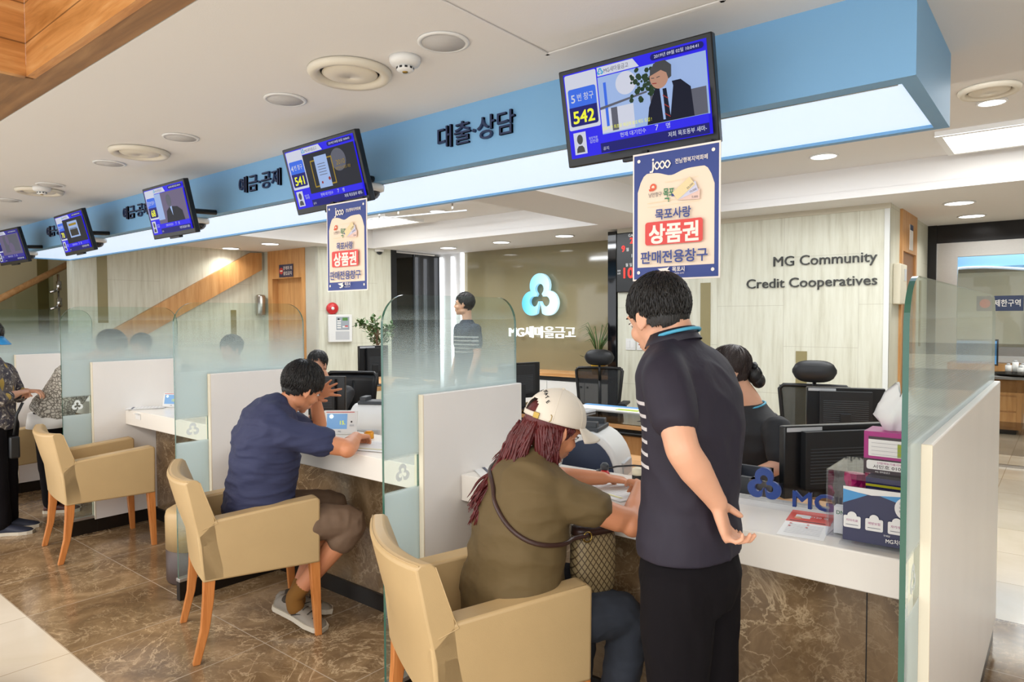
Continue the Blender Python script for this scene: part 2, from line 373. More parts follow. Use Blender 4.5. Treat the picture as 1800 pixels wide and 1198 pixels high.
        if depth:
            n = len(P); cnt = {}
            for f in fs:
                for i in range(len(f)):
                    a, b = f[i], f[(i+1) % len(f)]; cnt[(a, b)] = 1
            Q = P+[(p[0], p[1], z) for p in P]; sf = [(b, a, a+n, b+n) for (a, b) in cnt if (b, a) not in cnt]
            s.add(Q, sf, m, False, M)
    def build(s, name, parent=None, bevel=0, seg=2, world=False, origin=True, weld=False):
        if weld: bmesh.ops.remove_doubles(s.bm, verts=s.bm.verts, dist=1e-4)
        loc = V((0, 0, 0)); vs = [v.co for v in s.bm.verts]
        if parent is not None and world: loc = V(parent.location); off = -loc
        elif parent is None and origin:
            lo = V([min(v[i] for v in vs) for i in range(3)]); hi = V([max(v[i] for v in vs) for i in range(3)])
            loc = V(((lo.x+hi.x)/2, (lo.y+hi.y)/2, lo.z)); off = -loc
        else: off = V((0, 0, 0)); loc = V((0, 0, 0))
        if off.length: bmesh.ops.translate(s.bm, vec=off, verts=s.bm.verts)
        me = bpy.data.meshes.new(name); s.bm.to_mesh(me); s.bm.free()
        for m in s.mats: me.materials.append(m)
        o = bpy.data.objects.new(name, me); COL.objects.link(o)
        if parent is not None: o.parent = parent
        else: o.location = loc
        if bevel:
            b = o.modifiers.new('bevel', 'BEVEL'); b.width = bevel; b.segments = seg; b.limit_method = 'ANGLE'; b.angle_limit = .7; b.harden_normals = False
            for p in me.polygons: p.use_smooth = True
            try: me.set_sharp_from_angle(angle=.6)
            except Exception: pass
        return o
class F(G):
    """flat artwork: every call is printed a hair above the previous one"""
    def __init__(s, M=None, step=.00035): super().__init__(); s.T = M if M is not None else Matrix(); s.z = 0; s.step = step
    def _n(s): s.z += s.step; return s.z
    def poly(s, pts, m): z = s._n(); s.add([(p[0], p[1], z) for p in pts], [tuple(range(len(pts)))], m, False, s.T)
    def rect(s, x0, y0, x1, y1, m): s.poly([(x0, y0), (x1, y0), (x1, y1), (x0, y1)], m)
    def rrect(s, x0, y0, x1, y1, r, m): s.poly(rr(x0, y0, x1, y1, r), m)
    def disc(s, x, y, r, m, ry=None, n=28): s.poly([(x+r*math.cos(2*PI*i/n), y+(ry or r)*math.sin(2*PI*i/n)) for i in range(n)], m)
    def line(s, pts, w, m):
        z = s._n()
        for a, b in zip(pts[:-1], pts[1:]):
            a = V((a[0], a[1])); b = V((b[0], b[1])); d = b-a
            if d.length < 1e-9: continue
            n = V((-d.y, d.x)).normalized()*w/2; e = d.normalized()*w*.3
            q = [a+n-e, a-n-e, b-n+e, b+n+e]; z += .00002; s.add([(p.x, p.y, z) for p in q], [(0, 1, 2, 3)], m, False, s.T)
    def t(s, st, size, m, x, y, **k): s.text(st, size, m, x, y, s._n(), M=s.T, **k)
def rr(x0, y0, x1, y1, r, n=5):
    out = []
    for cx, cy, a0 in ((x1-r, y1-r, 0), (x0+r, y1-r, 90), (x0+r, y0+r, 180), (x1-r, y0+r, 270)):
        for i in range(n+1):
            a = math.radians(a0+90*i/n); out.append((cx+r*math.cos(a), cy+r*math.sin(a)))
    return out
def trefoil(cx, cy, R, w, n=10):
    """three-lobed cloud ring, open at the foot: outer and inner outlines"""
    def env(r, k, mn):
        c3 = [(cx+k*math.cos(math.radians(a)), cy+k*math.sin(math.radians(a))) for a in (90, 210, 330)]; pts = []
        for i in range(96):
            a = -PI/2+2*PI*i/96; dx, dy = math.cos(a), math.sin(a); best = mn
            for px, py in c3:
                bx, by = cx-px, cy-py; B = bx*dx+by*dy; Cc = bx*bx+by*by-r*r; D = B*B-Cc
                if D > 0: best = max(best, -B+math.sqrt(D))
            pts.append((cx+dx*best, cy+dy*best))
        return pts
    return env(R*.53, R*.50, R*.3), env(R*.225, R*.36, R*.18)
def trefoil_quads(cx, cy, R, w, gap=3):
    o, i = trefoil(cx, cy, R, w); N = len(o); q = []
    gap = 3
    for a in range(gap, N-gap): q.append((o[a], o[(a+1) % N], i[(a+1) % N], i[a]))
    return q
def tag(o, label, cat, group=None, kind=None):
    o['label'] = label; o['category'] = cat
    if group: o['group'] = group
    if kind: o['kind'] = kind
    return o
def thing(name, label, cat, loc=(0, 0, 0), rz=0, group=None, mat_=None):
    o = bpy.data.objects.new(name, None); COL.objects.link(o); o.empty_display_size = .1
    o.location = loc; o.rotation_euler = (0, 0, rz)
    if mat_ is not None: o.matrix_world = mat_
    return tag(o, label, cat, group)
def struct(o): o['kind'] = 'structure'; return o
def dup(src, loc, rz=None, label=None, group=None):
    def cp(o, par):
        c = o.copy(); COL.objects.link(c); c.parent = par
        for ch in kids.get(o, []): cp(ch, c)
        return c
    kids = {}
    for o in COL.objects:
        if o.parent: kids.setdefault(o.parent, []).append(o)
    r = cp(src, None); r.location = loc
    if rz is not None: r.rotation_euler = (0, 0, rz)
    if label: r['label'] = label
    if group: r['group'] = group
    return r
# ================================================================== THE SETTING
ZC = 2.43
def sbox(name, x0, x1, y0, y1, z0, z1, m, bevel=0):
    k = G(); k.box(x0, x1, y0, y1, z0, z1, m); return struct(k.build(name, bevel=bevel, origin=False))
k = G(); k.box(-13, 4, -4, 15, -.1, 0, M_FLOOR); struct(k.build('floor', origin=False))
# ceiling slab with two raised trays and the timber coffer opening
k = G(); T = .06
def slab(x0, x1, y0, y1, z=ZC): k.box(x0, x1, y0, y1, z, z+T, M_CEIL)
XL, XR = -13, 4
slab(XL, XR, .994, 3.27); slab(XL, -7.2, 3.27, 5.9); slab(-3.69, -3.05, 3.27, 5.9); slab(2.6, XR, 3.27, 5.9); slab(XL, XR, 5.9, 8.3)
for x0, x1 in ((-7.2, -3.69), (-3.05, 2.6)):
    k.box(x0-.02, x1+.02, 3.25, 5.92, 2.67, 2.72, M_CEIL)
    for b in ((x0-.02, x0, 3.25, 5.92), (x1, x1+.02, 3.25, 5.92), (x0, x1, 3.25, 3.27), (x0, x1, 5.9, 5.92)): k.box(*b, ZC+T-.001, 2.68, M_CEIL)
struct(k.build('ceiling', origin=False))
# timber: flat border and coffer sides
k = G()
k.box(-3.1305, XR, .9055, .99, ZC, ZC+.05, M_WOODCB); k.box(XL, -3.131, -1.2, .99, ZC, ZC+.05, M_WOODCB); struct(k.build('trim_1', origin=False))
k = G(); k.box(-3.0995, XR, .875, .905, ZC-.004, 3.05, M_WOODC); struct(k.build('trim_2', origin=False))
k = G(); kM = make_wood('knotty_cedar_end_boards', '#a2682e', '#cc8e50', '#e2b074', 1, 1.0, .38, True)
k.box(-3.13, -3.1, -1.2, .875, ZC-.004, 3.05, kM); struct(k.build('trim_3', origin=False))
k = G(); k.box(-3.1, XR, -1.2, .875, 3.05, 3.1, M_CEIL); struct(k.build('ceiling_2' if False else 'ceiling', origin=False))
# blue soffit over the counters with its lit underside
k = G(); x0, x1, y0, y1, z0 = -8.86, -.345, 2.21, 2.90, 2.172
k.box(x0, x1, y0, y0+.06, z0, ZC, M_BLUE); k.box(x0, x1, y1-.035, y1, z0, ZC, M_BLUE); k.box(x1-.045, x1, y0+.06, y1-.035, z0, ZC, M_BLUE); k.box(x0, x0+.02, y0+.06, y1-.035, z0, ZC, M_BLUE)
struct(k.build('trim_4', origin=False))
k = G(); k.box(x0+.02, x1-.045, y0+.06, y1-.035, z0+.012, z0+.02, M_PANEL); o = k.build('soffit_light')
tag(o, 'long glowing white light panel set under the blue soffit above the counters', 'light')
k = G(); k.box(x0+.02, x1-.055, y0+.058, y0+.064, z0-.002, z0+.03, M_STEEL); struct(k.build('trim_5', origin=False))
# walls
sbox('wall_back', -3.73, -1.16, 6.35, 6.5, 0, ZC, M_STONE)
k = G(); k.box(-1.2, -1.16, 6.34, 6.36, 0, ZC-.03, mat('pale_corner_strip', '#dfe1dd', .4)); k.box(-3.73, -1.155, 6.335, 6.35, ZC-.045, ZC, mat('stone_crown', '#c9c2ae', .6)); struct(k.build('trim_6', origin=False))
sbox('wall_back_return', -1.3, -1.16, 6.5, 8.3, 0, ZC, M_STONE)
for i, (xx, w, za, zb) in enumerate(((-2.75, .1, 0, 1.83), (-1.85, .095, 0, 1.19))):
    sbox('trim_%d' % (7+i), xx-w/2, xx+w/2, 6.343, 6.352, za, zb, M_OLIVEM)
# timber lined doorway in the return wall
k = G(); k.box(-1.165, -1.14, 6.76, 7.5, 2.07, ZC, M_OAK); k.box(-1.165, -1.14, 6.76, 6.82, 0, 2.07, M_OAK); k.box(-1.165, -1.14, 7.44, 7.5, 0, 2.07, M_OAK)
k.box(-1.162, -1.158, 6.82, 7.44, 0, 2.07, mat('dark_oak_door_recess', '#94683c', .5)); struct(k.build('door_1', origin=False))
k = G(); k.box(-1.159, -1.15, 7.78, 7.86, 1.2, 1.85, M_OLIVEM); struct(k.build('trim_9', origin=False))
# black column beside the olive glass wall
sbox('trim_10', -3.84, -3.74, 6.33, 7.2, 0, ZC-.02, M_BLKGL)
sbox('wall_logo', -6.72, -3.84, 7.16, 7.3, 0, ZC, M_OLIVE)
sbox('trim_11', -6.74, -6.715, 7.10, 7.16, 0, ZC-.01, M_COVE)
# white pier and black glass bay
sbox('wall_pier', -7.3, -6.74, 7.14, 7.3, 0, ZC, M_WHITE2)
for i, xx in enumerate((-7.16, -6.93)): sbox('trim_%d' % (12+i), xx, xx+.03, 7.10, 7.14, 0, ZC-.05, M_COVE)
sbox('wall_black_glass', -7.32, -7.2, 6.2, 7.14, 0, ZC-.03, M_BLKGL)
k = G(); k.box(-7.2, -7.185, 6.2, 6.30, 0, ZC, M_BLACKM); k.box(-7.21, -7.185, 6.62, 6.64, 0, ZC-.03, M_DGREY); struct(k.build('trim_14', origin=False))
k = G(); k.prism([(-7.56, 5.29), (-7.27, 5.97), (-7.19, 6.2), (-7.4, 6.25), (-7.7, 5.35)], 0, ZC, M_STONE); struct(k.build('wall_alarm', origin=False))
k = G(); k.box(-8.8, -8.66, 5.25, 5.4, 0, ZC, M_STONE); k.box(-7.78, -7.56, 5.25, 5.4, 0, ZC, mat('pale_grey_stone_pilaster', '#c3c2b6', .5, var=.04, scale=5)); struct(k.build('wall_door', origin=False))
k = G(); k.box(-8.66, -7.78, 5.24, 5.4, 2.045, ZC, M_OAK); k.box(-8.66, -8.55, 5.24, 5.4, 0, 2.045, M_OAK); k.box(-7.86, -7.78, 5.24, 5.4, 0, 2.045, M_OAK); k.box(-8.55, -7.86, 5.33, 5.36, 0, 2.045, M_OAK)
struct(k.build('door_2', origin=False))
sbox('wall_left', -8.95, -8.8, 2.87, 5.4, 0, ZC, M_STONE)
sbox('trim_15', -8.803, -8.795, 3.13, 3.24, 1.46, ZC, M_OLIVEM)
sbox('trim_16', -8.803, -8.795, 4.76, 4.84, 1.0, 1.62, M_OLIVEM)
# stair stringer rising along the left wall
k = G(); k.prism([(5.2, 2.415), (5.03, 2.405), (3.15, 1.31), (3.15, 1.02), (4.03, 1.53), (5.2, 2.18)], -8.8, -8.74, M_OAK, Matrix(((0, 0, 1, 0), (1, 0, 0, 0), (0, 1, 0, 0), (0, 0, 0, 1)))); struct(k.build('trim_17', origin=False))
sbox('wall_stair', -10.4, -10.25, -1, 6, 0, 3.2, mat('beige_stair_wall', '#b9ae8d', .5, var=.05, scale=1.2, stretch=(1, 1, .2)))
sbox('trim_18', -10.25, -10.24, 2.95, 3.07, 1.3, ZC, mat('dark_olive_inlay', '#6f6237', .4))
sbox('wall_back_far', -10.4, -8.95, 5.9, 6.0, 0, ZC, M_STONE)
# street-side glass wall at the far right and the office behind it
k = G(); HB = mat('black_metal_header', '#1b1715', .22, .3)
k.box(-1.16, 4, 8.28, 8.36, 2.245, ZC, HB); k.box(-1.16, -1.08, 8.26, 8.36, 0, ZC, HB); struct(k.build('trim_19', origin=False))
k = G(); k.box(-1.08, 4, 8.29, 8.35, 2.10, 2.245, M_STEEL); k.box(-1.08, -.90, 8.29, 8.35, 0, 2.10, M_STEEL); k.box(-.90, 4, 8.29, 8.35, 0, .02, M_STEEL)
struct(k.build('trim_20', origin=False))
k = G(); k.box(-.90, .75, 8.31, 8.325, .02, 2.1, M_GLASS); k.box(.76, 2.6, 8.31, 8.325, .02, 2.1, M_GLASS); struct(k.build('window_1', origin=False))
k = G(); M_FILM = make_clear('grey_window_film', (.72, .70, .68, 1), .1, 1.3)
for a, b in ((1.93, 1.99), (1.10, 1.22), (.74, .95), (.12, .45)): k.box(-.89, 2.6, 8.300, 8.304, a, b, M_FILM)
struct(k.build('window_2', origin=False))
sbox('wall_office', -4, 4, 13.5, 13.6, 0, 2.8, mat('cream_office_wall', '#ddd6bb', .7))
sbox('wall_right', 3.95, 4.05, -1, 14, 0, 2.8, M_WHITE2)
sbox('wall_office_left', -4.05, -3.95, 8.4, 13.6, 0, 2.8, M_WHITE2)
k = G(); k.box(-4, 4, 8.36, 13.6, 2.7, 2.76, M_CEIL); struct(k.build('ceiling', origin=False))
k = G(); pts = [(-3.9+i*.2, 2.12+.05*math.sin(i*.55)) for i in range(40)]
k.prism([(p[0], p[1]) for p in pts]+[(3.9, 2.7), (-3.9, 2.7)], 11.2, 11.3, M_BLUE, Matrix(((1, 0, 0, 0), (0, 0, 1, 0), (0, 1, 0, 0), (0, 0, 0, 1)))); struct(k.build('trim_21', origin=False))
k = G(); k.tube([(p[0], 11.19, p[1]-.015) for p in pts], .018, M_PANEL, 8); struct(k.build('trim_22', origin=False))
sbox('wall_behind_stair', -12.9, -10.4, 5.9, 6.0, 0, ZC, M_STONE)

# ------------------------------------------------------------------ stair railing far left
t = thing('stair_railing', 'sloping timber stair handrail over a glass balustrade at the far left', 'railing', (-9.9, 2.4, 0))
k = G(); k.tube([(-9.9, 1.9, 1.40), (-9.9, 2.46, 1.75), (-9.9, 3.24, 2.235)], .04, M_OAKH, 12); k.build('handrail', t, world=True)
k = G(); k.prism([(1.95, .3), (3.02, .3), (3.02, 2.06), (1.95, 1.40)], -9.905, -9.895, make_clear('tinted_balustrade_glass', (.82, .85, .80, 1)), Matrix(((0, 0, 1, 0), (1, 0, 0, 0), (0, 1, 0, 0), (0, 0, 0, 1)))); k.build('glass_panel', t, world=True)
k = G(); k.cyl((-9.88, 3.07, 0), (-9.88, 3.07, 2.07), .014, M_CHROME); k.build('post', t, world=True)
for z in (1.93, 1.72):
    k = G(); k.cyl((-9.86, 3.07, z+.05), (-9.86, 3.07, z-.06), .03, M_CHROME); k.cyl((-9.86, 3.07, z-.05), (-9.86, 2.97, z-.09), .02, M_CHROME); k.build('glass_clamp', t, world=True)

# ------------------------------------------------------------------ ceiling fittings
def downlight(x, y, z, r, label, group):
    t = thing('downlight', label, 'ceiling light', (x, y, z), 0, group)
    k = G(); k.lathe([(r*1.02, -.001), (r*1.16, -.001), (r*1.18, -.006), (r*1.02, -.009)], M_WHITE2); k.build('trim_ring', t)
    k = G(); k.lathe([(.001, -.003), (r, -.003), (r, -.0055), (.001, -.0055)], M_LAMP); k.build('lens', t)
    l = bpy.data.lights.new('downlight_beam', 'AREA'); l.shape = 'DISK'; l.size = r*2; l.energy = 4.0; l.color = (1, .97, .92); l.spread = 2.4
    o = bpy.data.objects.new('downlight_beam', l); COL.objects.link(o); o.location = (x, y, z-.03)
DLG = 'round recessed downlights over the staff area'
for a in ((-1.416, 5.345, 2.67, .085, 'lit round downlight in the right tray, closest to the blue soffit'),
          (-.353, 4.60, 2.67, .062, 'lit round downlight right beside the air diffuser in the raised tray'),
          (-.725, 6.72, ZC, .10, 'lit round downlight beside the oak doorway, larger and nearer of a pair'),
          (-.727, 7.674, ZC, .10, 'lit round downlight just before the dark door header, farther of a pair'),
          (-6.398, 6.51, ZC, .10, 'lit downlight in front of the white pier, left of three in a row'),
          (-5.439, 6.46, ZC, .10, 'lit downlight before the olive glass wall, middle of three in a row'),
          (-4.48, 6.44, ZC, .10, 'lit downlight before the olive glass wall, right of three in a row'),
          (-7.704, 4.70, ZC, .10, 'lit downlight in front of the oak staff door'),
          (-8.58, 4.66, ZC, .10, 'lit downlight close to the top of the sloping oak stair band'),
          (-5.39, 5.33, 2.67, .085, 'lit downlight in the left tray beside the suspended rod')): downlight(*a, DLG)
for (x0, x1, y0, y1, lab) in ((-.65, 1.0, 5.15, 5.72, 'rectangular glowing ceiling panel light to the right of the blue soffit'), (-6.95, -6.0, 5.1, 5.62, 'rectangular glowing ceiling panel light seen behind the hanging poster of window 4')):
    t = thing('panel_light', lab, 'ceiling light', ((x0+x1)/2, (y0+y1)/2, 2.67))
    k = G()
    for b in ((x0-.04, x1+.04, y0-.04, y0), (x0-.04, x1+.04, y1, y1+.04), (x0-.04, x0, y0, y1), (x1, x1+.04, y0, y1)): k.box(*b, 2.635, 2.67, M_WHITE2)
    k.build('frame', t, world=True)
    k = G(); k.box(x0, x1, y0, y1, 2.65, 2.66, M_LAMPW); k.build('diffuser', t, world=True)
k = G(); k.box(-3.0, 2.55, 3.29, 3.36, 2.655, 2.668, M_LAMPW); tag(k.build('cove_light'), 'thin bright linear light strip along the tray edge behind the blue soffit', 'light')
# thin suspended rod with a clip in the left tray
k = G(); k.cyl((-6.0, 4.86, 2.585), (-4.75, 5.1, 2.585), .008, M_LGREY, n=8)
for x, y in ((-5.85, 4.89), (-5.6, 4.94), (-4.92, 5.07)): k.cyl((x, y, 2.58), (x, y, 2.668), .008, M_STEEL, n=8)
tag(k.build('curtain_rail'), 'thin grey metal rail on short hangers under the left ceiling tray', 'rail')
def diffuser(x, y, z, r, label, group=None):
    t = thing('round_air_diffuser', label, 'air vent', (x, y, z), 0, group)
    cr = mat('cream_metal', '#dcd5c5', .4)
    k = G(); k.lathe([(r*.70, -.002), (r, -.002), (r*1.0, -.012), (r*.93, -.026), (r*.80, -.024), (r*.70, -.008)], cr, 40); k.build('outer_ring', t)
    k = G(); k.lathe([(r*.62, -.004), (r*.66, -.012), (r*.6, -.018), (r*.4, -.024), (.001, -.026), (.001, -.014), (r*.5, -.006)], cr, 40); k.build('dish', t)
    k = G(); k.lathe([(.001, -.0015), (r*.72, -.0015), (r*.72, -.003), (.001, -.003)], M_BLACKM, 40); k.build('throat', t)
DFG = 'round cream air diffusers in the customer ceiling'
diffuser(-2.118, 1.636, ZC, .156, 'large cream round air diffuser beside the nearer white smoke detector', DFG)
diffuser(-4.003, 1.653, ZC, .152, 'cream round air diffuser between two round grilles above the third screen', DFG)
diffuser(-5.75, 1.685, ZC, .15, 'small looking cream round air diffuser next to the far smoke detector', DFG)
diffuser(-.345, 4.33, 2.67, .14, 'cream round air diffuser in the raised tray right of the blue soffit')
def speaker(x, y, label):
    t = thing('ceiling_speaker', label, 'speaker', (x, y, ZC), 0, 'round white ceiling speakers')
    k = G(); k.lathe([(.074, -.001), (.088, -.001), (.087, -.006), (.074, -.008)], M_WHITE2, 36); k.build('rim', t)
    k = G(); k.lathe([(.001, -.003), (.074, -.003), (.073, -.007), (.001, -.009)], mat('speaker_grille', '#dcd9d6', .7, bump=.6, bscale=900), 36); k.build('grille', t)
for x, lab in ((-1.652, 'round ceiling speaker right of the near smoke detector'), (-2.595, 'round ceiling speaker left of the largest air diffuser'), (-3.541, 'round ceiling speaker right of the second air diffuser'),
               (-4.448, 'round ceiling speaker left of the second air diffuser'), (-5.461, 'round ceiling speaker right of the far smoke detector'), (-6.41, 'round ceiling speaker at the left frame edge of the ceiling')): speaker(x, 1.665, lab)
def detector(x, y, label):
    t = thing('smoke_detector', label, 'smoke detector', (x, y, ZC), 0, 'white smoke detectors')
    k = G(); k.lathe([(.001, 0), (.056, 0), (.056, -.014), (.05, -.026), (.03, -.032), (.001, -.032)], M_WHITE2, 36); k.build('base', t)
    k = G(); k.lathe([(.001, -.031), (.026, -.031), (.031, -.036), (.031, -.044), (.022, -.05), (.001, -.05)], M_WHITE2, 30)
    for i in range(10):
        a = 2*PI*i/10; k.box(.0295, .0318, -.005, .005, -.043, -.036, M_BLACKM, Matrix.Rotation(a, 4, 'Z'))
    k.build('chamber', t)
    k = G(); k.lathe([(.001, -.0495), (.011, -.0495), (.009, -.053), (.001, -.054)], M_BRASS, 16); k.build('sensor', t)
detector(-1.86, 1.68, 'white smoke detector between the large air diffuser and a speaker'); detector(-5.62, 1.66, 'white smoke detector farther away at the left, over the far screens')
# access hatch
k = G()
for x0, x1, y0, y1, z in ((-1.45, -.8, 1.40, 1.415, 0), (-1.45, -.8, 1.965, 1.98, 0), (-1.45, -1.435, 1.40, 1.98, 0), (-.815, -.8, 1.40, 1.98, 0)): k.box(x0, x1, y0, y1, ZC-.006, ZC-.0005, M_CEIL)
k.box(-1.425, -.825, 1.425, 1.955, ZC-.004, ZC-.0005, M_CEIL)
tag(k.build('access_hatch', bevel=.0015), 'square white ceiling access hatch above the nearest screen', 'hatch')
def dome_cam(x, y, z, label, s=1):
    t = thing('dome_camera', label, 'camera', (x, y, z), 0, 'white dome security cameras under the soffit')
    k = G(); k.lathe([(.001, 0), (.062*s, 0), (.066*s, -.008), (.064*s, -.03*s), (.05*s, -.036*s), (.001, -.036*s)], M_WHITE2, 32); k.build('housing', t)
    k = G(); k.lathe([(.044*s, -.034*s), (.042*s, -.05*s), (.03*s, -.066*s), (.014*s, -.074*s), (.001, -.076*s)], mat('smoked_dome', '#2a2c30', .08, alpha=.75), 28); k.build('dome', t)
    k = G(); k.ell((0, 0, -.048*s), (.02*s, .02*s, .02*s), M_BLACKP); k.build('lens', t)
dome_cam(-4.53, 2.24, 2.172, 'white dome camera under the soffit beside the third screen')
dome_cam(-6.26, 2.24, 2.172, 'white dome camera under the soffit between the second and third screens')
dome_cam(-7.97, 2.24, 2.172, 'white dome camera under the soffit next to the leftmost screen')
dome_cam(-2.74, 2.24, 2.172, 'white dome camera half hidden behind the screen numbered 541')
o = dup([x for x in COL.objects if x.name.startswith('dome_camera') and not x.parent][0], (-7.25, 6.05, ZC), 0, 'small dome camera on the ceiling above the fire alarm wall'); 
if 'group' in o: del o['group']

# ------------------------------------------------------------------ lettering on the soffit and walls
def fascia_sign(st, cx, w, h, label):
    k = G(); k.text(st, h*1.02, M_NAVY, 0, 0, 0, depth=.012, bold=.012, M=FM, width=w)
    for v in k.bm.verts: v.co.x += cx; v.co.y += 2.209; v.co.z += 2.268
    tag(k.build('fascia_lettering'), label, 'sign', 'navy raised lettering on the blue soffit')
fascia_sign('대출·상담', -2.0, .445, .105, 'raised navy lettering on the blue soffit between screens 541 and 542')
fascia_sign('예금·공제', -3.715, .45, .105, 'raised navy lettering on the blue soffit left of screen 541')
fascia_sign('예금·공제', -5.42, .45, .105, 'raised navy lettering on the blue soffit, partly hidden by screen 68')
fascia_sign('예금·공제', -7.12, .45, .105, 'raised navy lettering on the blue soffit left of the second screen')
DK = mat('charcoal_wall_letters', '#3c3d3a', .5)
def wall_text(st, x0, x1, z, h, label, y=6.35):
    k = G(); k.text(st, h, DK, x0, 0, 0, depth=.015, bold=.004, M=FM, align='L', width=x1-x0)
    for v in k.bm.verts: v.co.y += y; v.co.z += z
    tag(k.build('wall_sign'), label, 'sign', 'charcoal English lettering on the stone wall')
wall_text('MG Community', -2.10, -1.253, 1.955, .125, 'upper line of raised charcoal letters on the cream stone wall')
wall_text('Credit Cooperatives', -2.345, -1.25, 1.762, .122, 'lower line of raised charcoal letters on the cream stone wall')
# company emblem on the olive wall
def emblem(k, cx, cy, R, w, z0, z1, m, M=None, gap=6):
    q = trefoil_quads(cx, cy, R, w, gap)
    for a in q: k.prism(list(a), z0, z1, m, M)
t = thing('wall_emblem', 'glowing blue and white three lobed emblem over white letters on the olive glass wall', 'sign', (-5.3, 7.13, 1.25))
k = G(); kM = make_gradient('cyan_white_emblem_face', '#39a9d8', '#cfeef6', .75, 0, -.3, .3)
emblem(k, 0, 0, .30, .155, .03, .075, kM, FM); 
for v in k.bm.verts: v.co.z += .51
k.build('emblem', t)
k = G(); k.text('MG새마을금고', .165, mat('white_lit_letters', '#eef1f0', .4, emit=.55), 0, .0, .03, depth=.03, bold=.003, M=FM, width=1.06); 
k.build('lettering', t)

# digital clock board
t = thing('clock_board', 'black wall clock board with red digits beside the black column', 'clock', (-3.5, 6.33, 1.76))
k = G(); k.box(-.225, .40, -.02, .012, 0, .62, M_BLACKP); k.build('case', t, bevel=.008)
RD = mat('red_led', '#ff2a20', .5, emit=1.6); WD = mat('white_led', '#d8d8d8', .5, emit=.6)
k = F(FM); k.z = .0205
k.t('GAI', .04, WD, -.08, .575, align='L'); k.t('20', .085, RD, -.06, .505, bold=.02, align='L'); k.t('9', .09, RD, -.14, .425, bold=.02); k.t('월', .04, WD, -.09, .43); k.t('2', .09, RD, 0, .425, bold=.02); k.t('일', .04, WD, .06, .43)
k.t('1.', .05, WD, -.04, .36, align='L'); k.t('월 일 화', .038, WD, -.05, .27); k.t('10', .15, RD, -.075, .15, bold=.03); k.t('04', .15, RD, .12, .15, bold=.03)
k.t('오전', .022, WD, -.19, .22); k.t('오후', .022, WD, -.19, .19); k.t('41', .08, RD, 0, .04, bold=.02)
k.build('display', t)
for i, (x, lab) in enumerate(((-3.57, 'white double light switch plate on the stone wall, left one'), (-3.44, 'white double light switch plate on the stone wall, right one'))):
    t = thing('light_switch', lab, 'switch', (x, 6.35, 1.155), 0, 'white wall switches')
    k = G(); k.box(-.058, .058, -.01, 0, 0, .12, M_WHITE2); k.build('plate', t, bevel=.003)
    for s_ in (-.026, .026): k = G(); k.box(s_-.02, s_+.02, -.015, -.009, .02, .1, M_WHITE2); k.build('rocker', t, bevel=.002)
# fire alarm bell and panel on the slanted wall
ang = math.atan2(5.97-5.29, .29); nx = V((math.sin(ang), -math.cos(ang), 0))
MA = frame((-7.47, 5.47, 0), (math.cos(ang), math.sin(ang), 0), (0, 0, 1))
t = thing('alarm_bell', 'round red fire alarm bell above the white control panel', 'alarm', mat_=MA @ Matrix.Translation((-.03, 1.63, 0)))
k = G(); k.lathe([(.001, 0), (.05, 0), (.075, .008), (.078, .03), (.06, .05), (.001, .055)], M_RED, 28); k.build('gong', t)
k = G(); k.lathe([(.001, .054), (.022, .054), (.018, .062), (.001, .064)], M_WHITE2, 18); k.build('badge', t)
t = thing('fire_control_unit', 'white fire alarm control panel with small green display below the red bell', 'control panel', mat_=MA @ Matrix.Translation((.06, 1.19, 0)))
k = G(); k.box(-.15, .16, 0, .36, 0, .06, M_WHITE2); k.build('case', t, bevel=.008)
k = F(step=.0006); k.z = .0605; k.rect(-.06, .03, .12, .14, M_LGREY); k.rect(-.05, .16, .12, .33, mat('panel_grey', '#9aa3ac', .5)); k.rect(.03, .28, .1, .32, mat('green_lcd', '#4c7a3a', .4, emit=.2))
for i in range(4): k.rect(-.04, .18+i*.03, .01, .198+i*.03, M_WHITE2)
k.rect(.03, .19, .1, .21, M_WHITE2); k.rect(.06, .2, .1, .215, M_RED); k.disc(-.02, .3, .012, M_BLACKM)
k.build('display', t)
# door sign
t = thing('door_sign', 'small navy no entry sign with red symbol above the oak staff door', 'sign', (-8.2, 5.235, 2.06))
k = G(); k.box(-.16, .16, -.008, 0, 0, .17, M_NAVY); k.build('plate', t)
k = F(FM); k.z = .0085; k.disc(-.105, .085, .045, M_RED); k.rect(-.135, .076, -.075, .094, M_PAPER); k.t('관계자 외', .055, M_PAPER, .045, .1, bold=.02); k.t('출입금지', .055, M_PAPER, .045, .03, bold=.02); k.build('print', t)
k = G(); k.lathe([(.001, 0), (.06, 0), (.065, .02), (.065, .26), (.055, .28), (.001, .28)], M_STEEL, 24, c=(-8.72, 5.16, 1.55)); tag(k.build('wall_ashtray'), 'brushed steel cylinder mounted on the wall left of the oak staff door', 'bin')
# notice on the timber doorway and pale wall box
k = G(); k.box(-1.14, -1.136, 7.1, 7.26, 2.10, 2.33, M_PAPER); k.box(-1.136, -1.135, 7.1, 7.26, 2.28, 2.33, M_NAVY)
tag(k.build('paper_notice'), 'small white notice with a blue heading on the oak panel by the corner', 'notice')
t = thing('wall_intercom', 'cream wall mounted terminal box at the corner of the stone wall', 'terminal', (-1.16, 6.62, 1.6))
k = G(); k.box(0, .06, -.14, .14, 0, .34, mat('cream_plastic', '#d9d2bd', .45)); k.build('case', t, bevel=.008)
k = G(); k.box(.058, .064, .02, .1, .2, .3, M_LGREY); k.build('display', t)
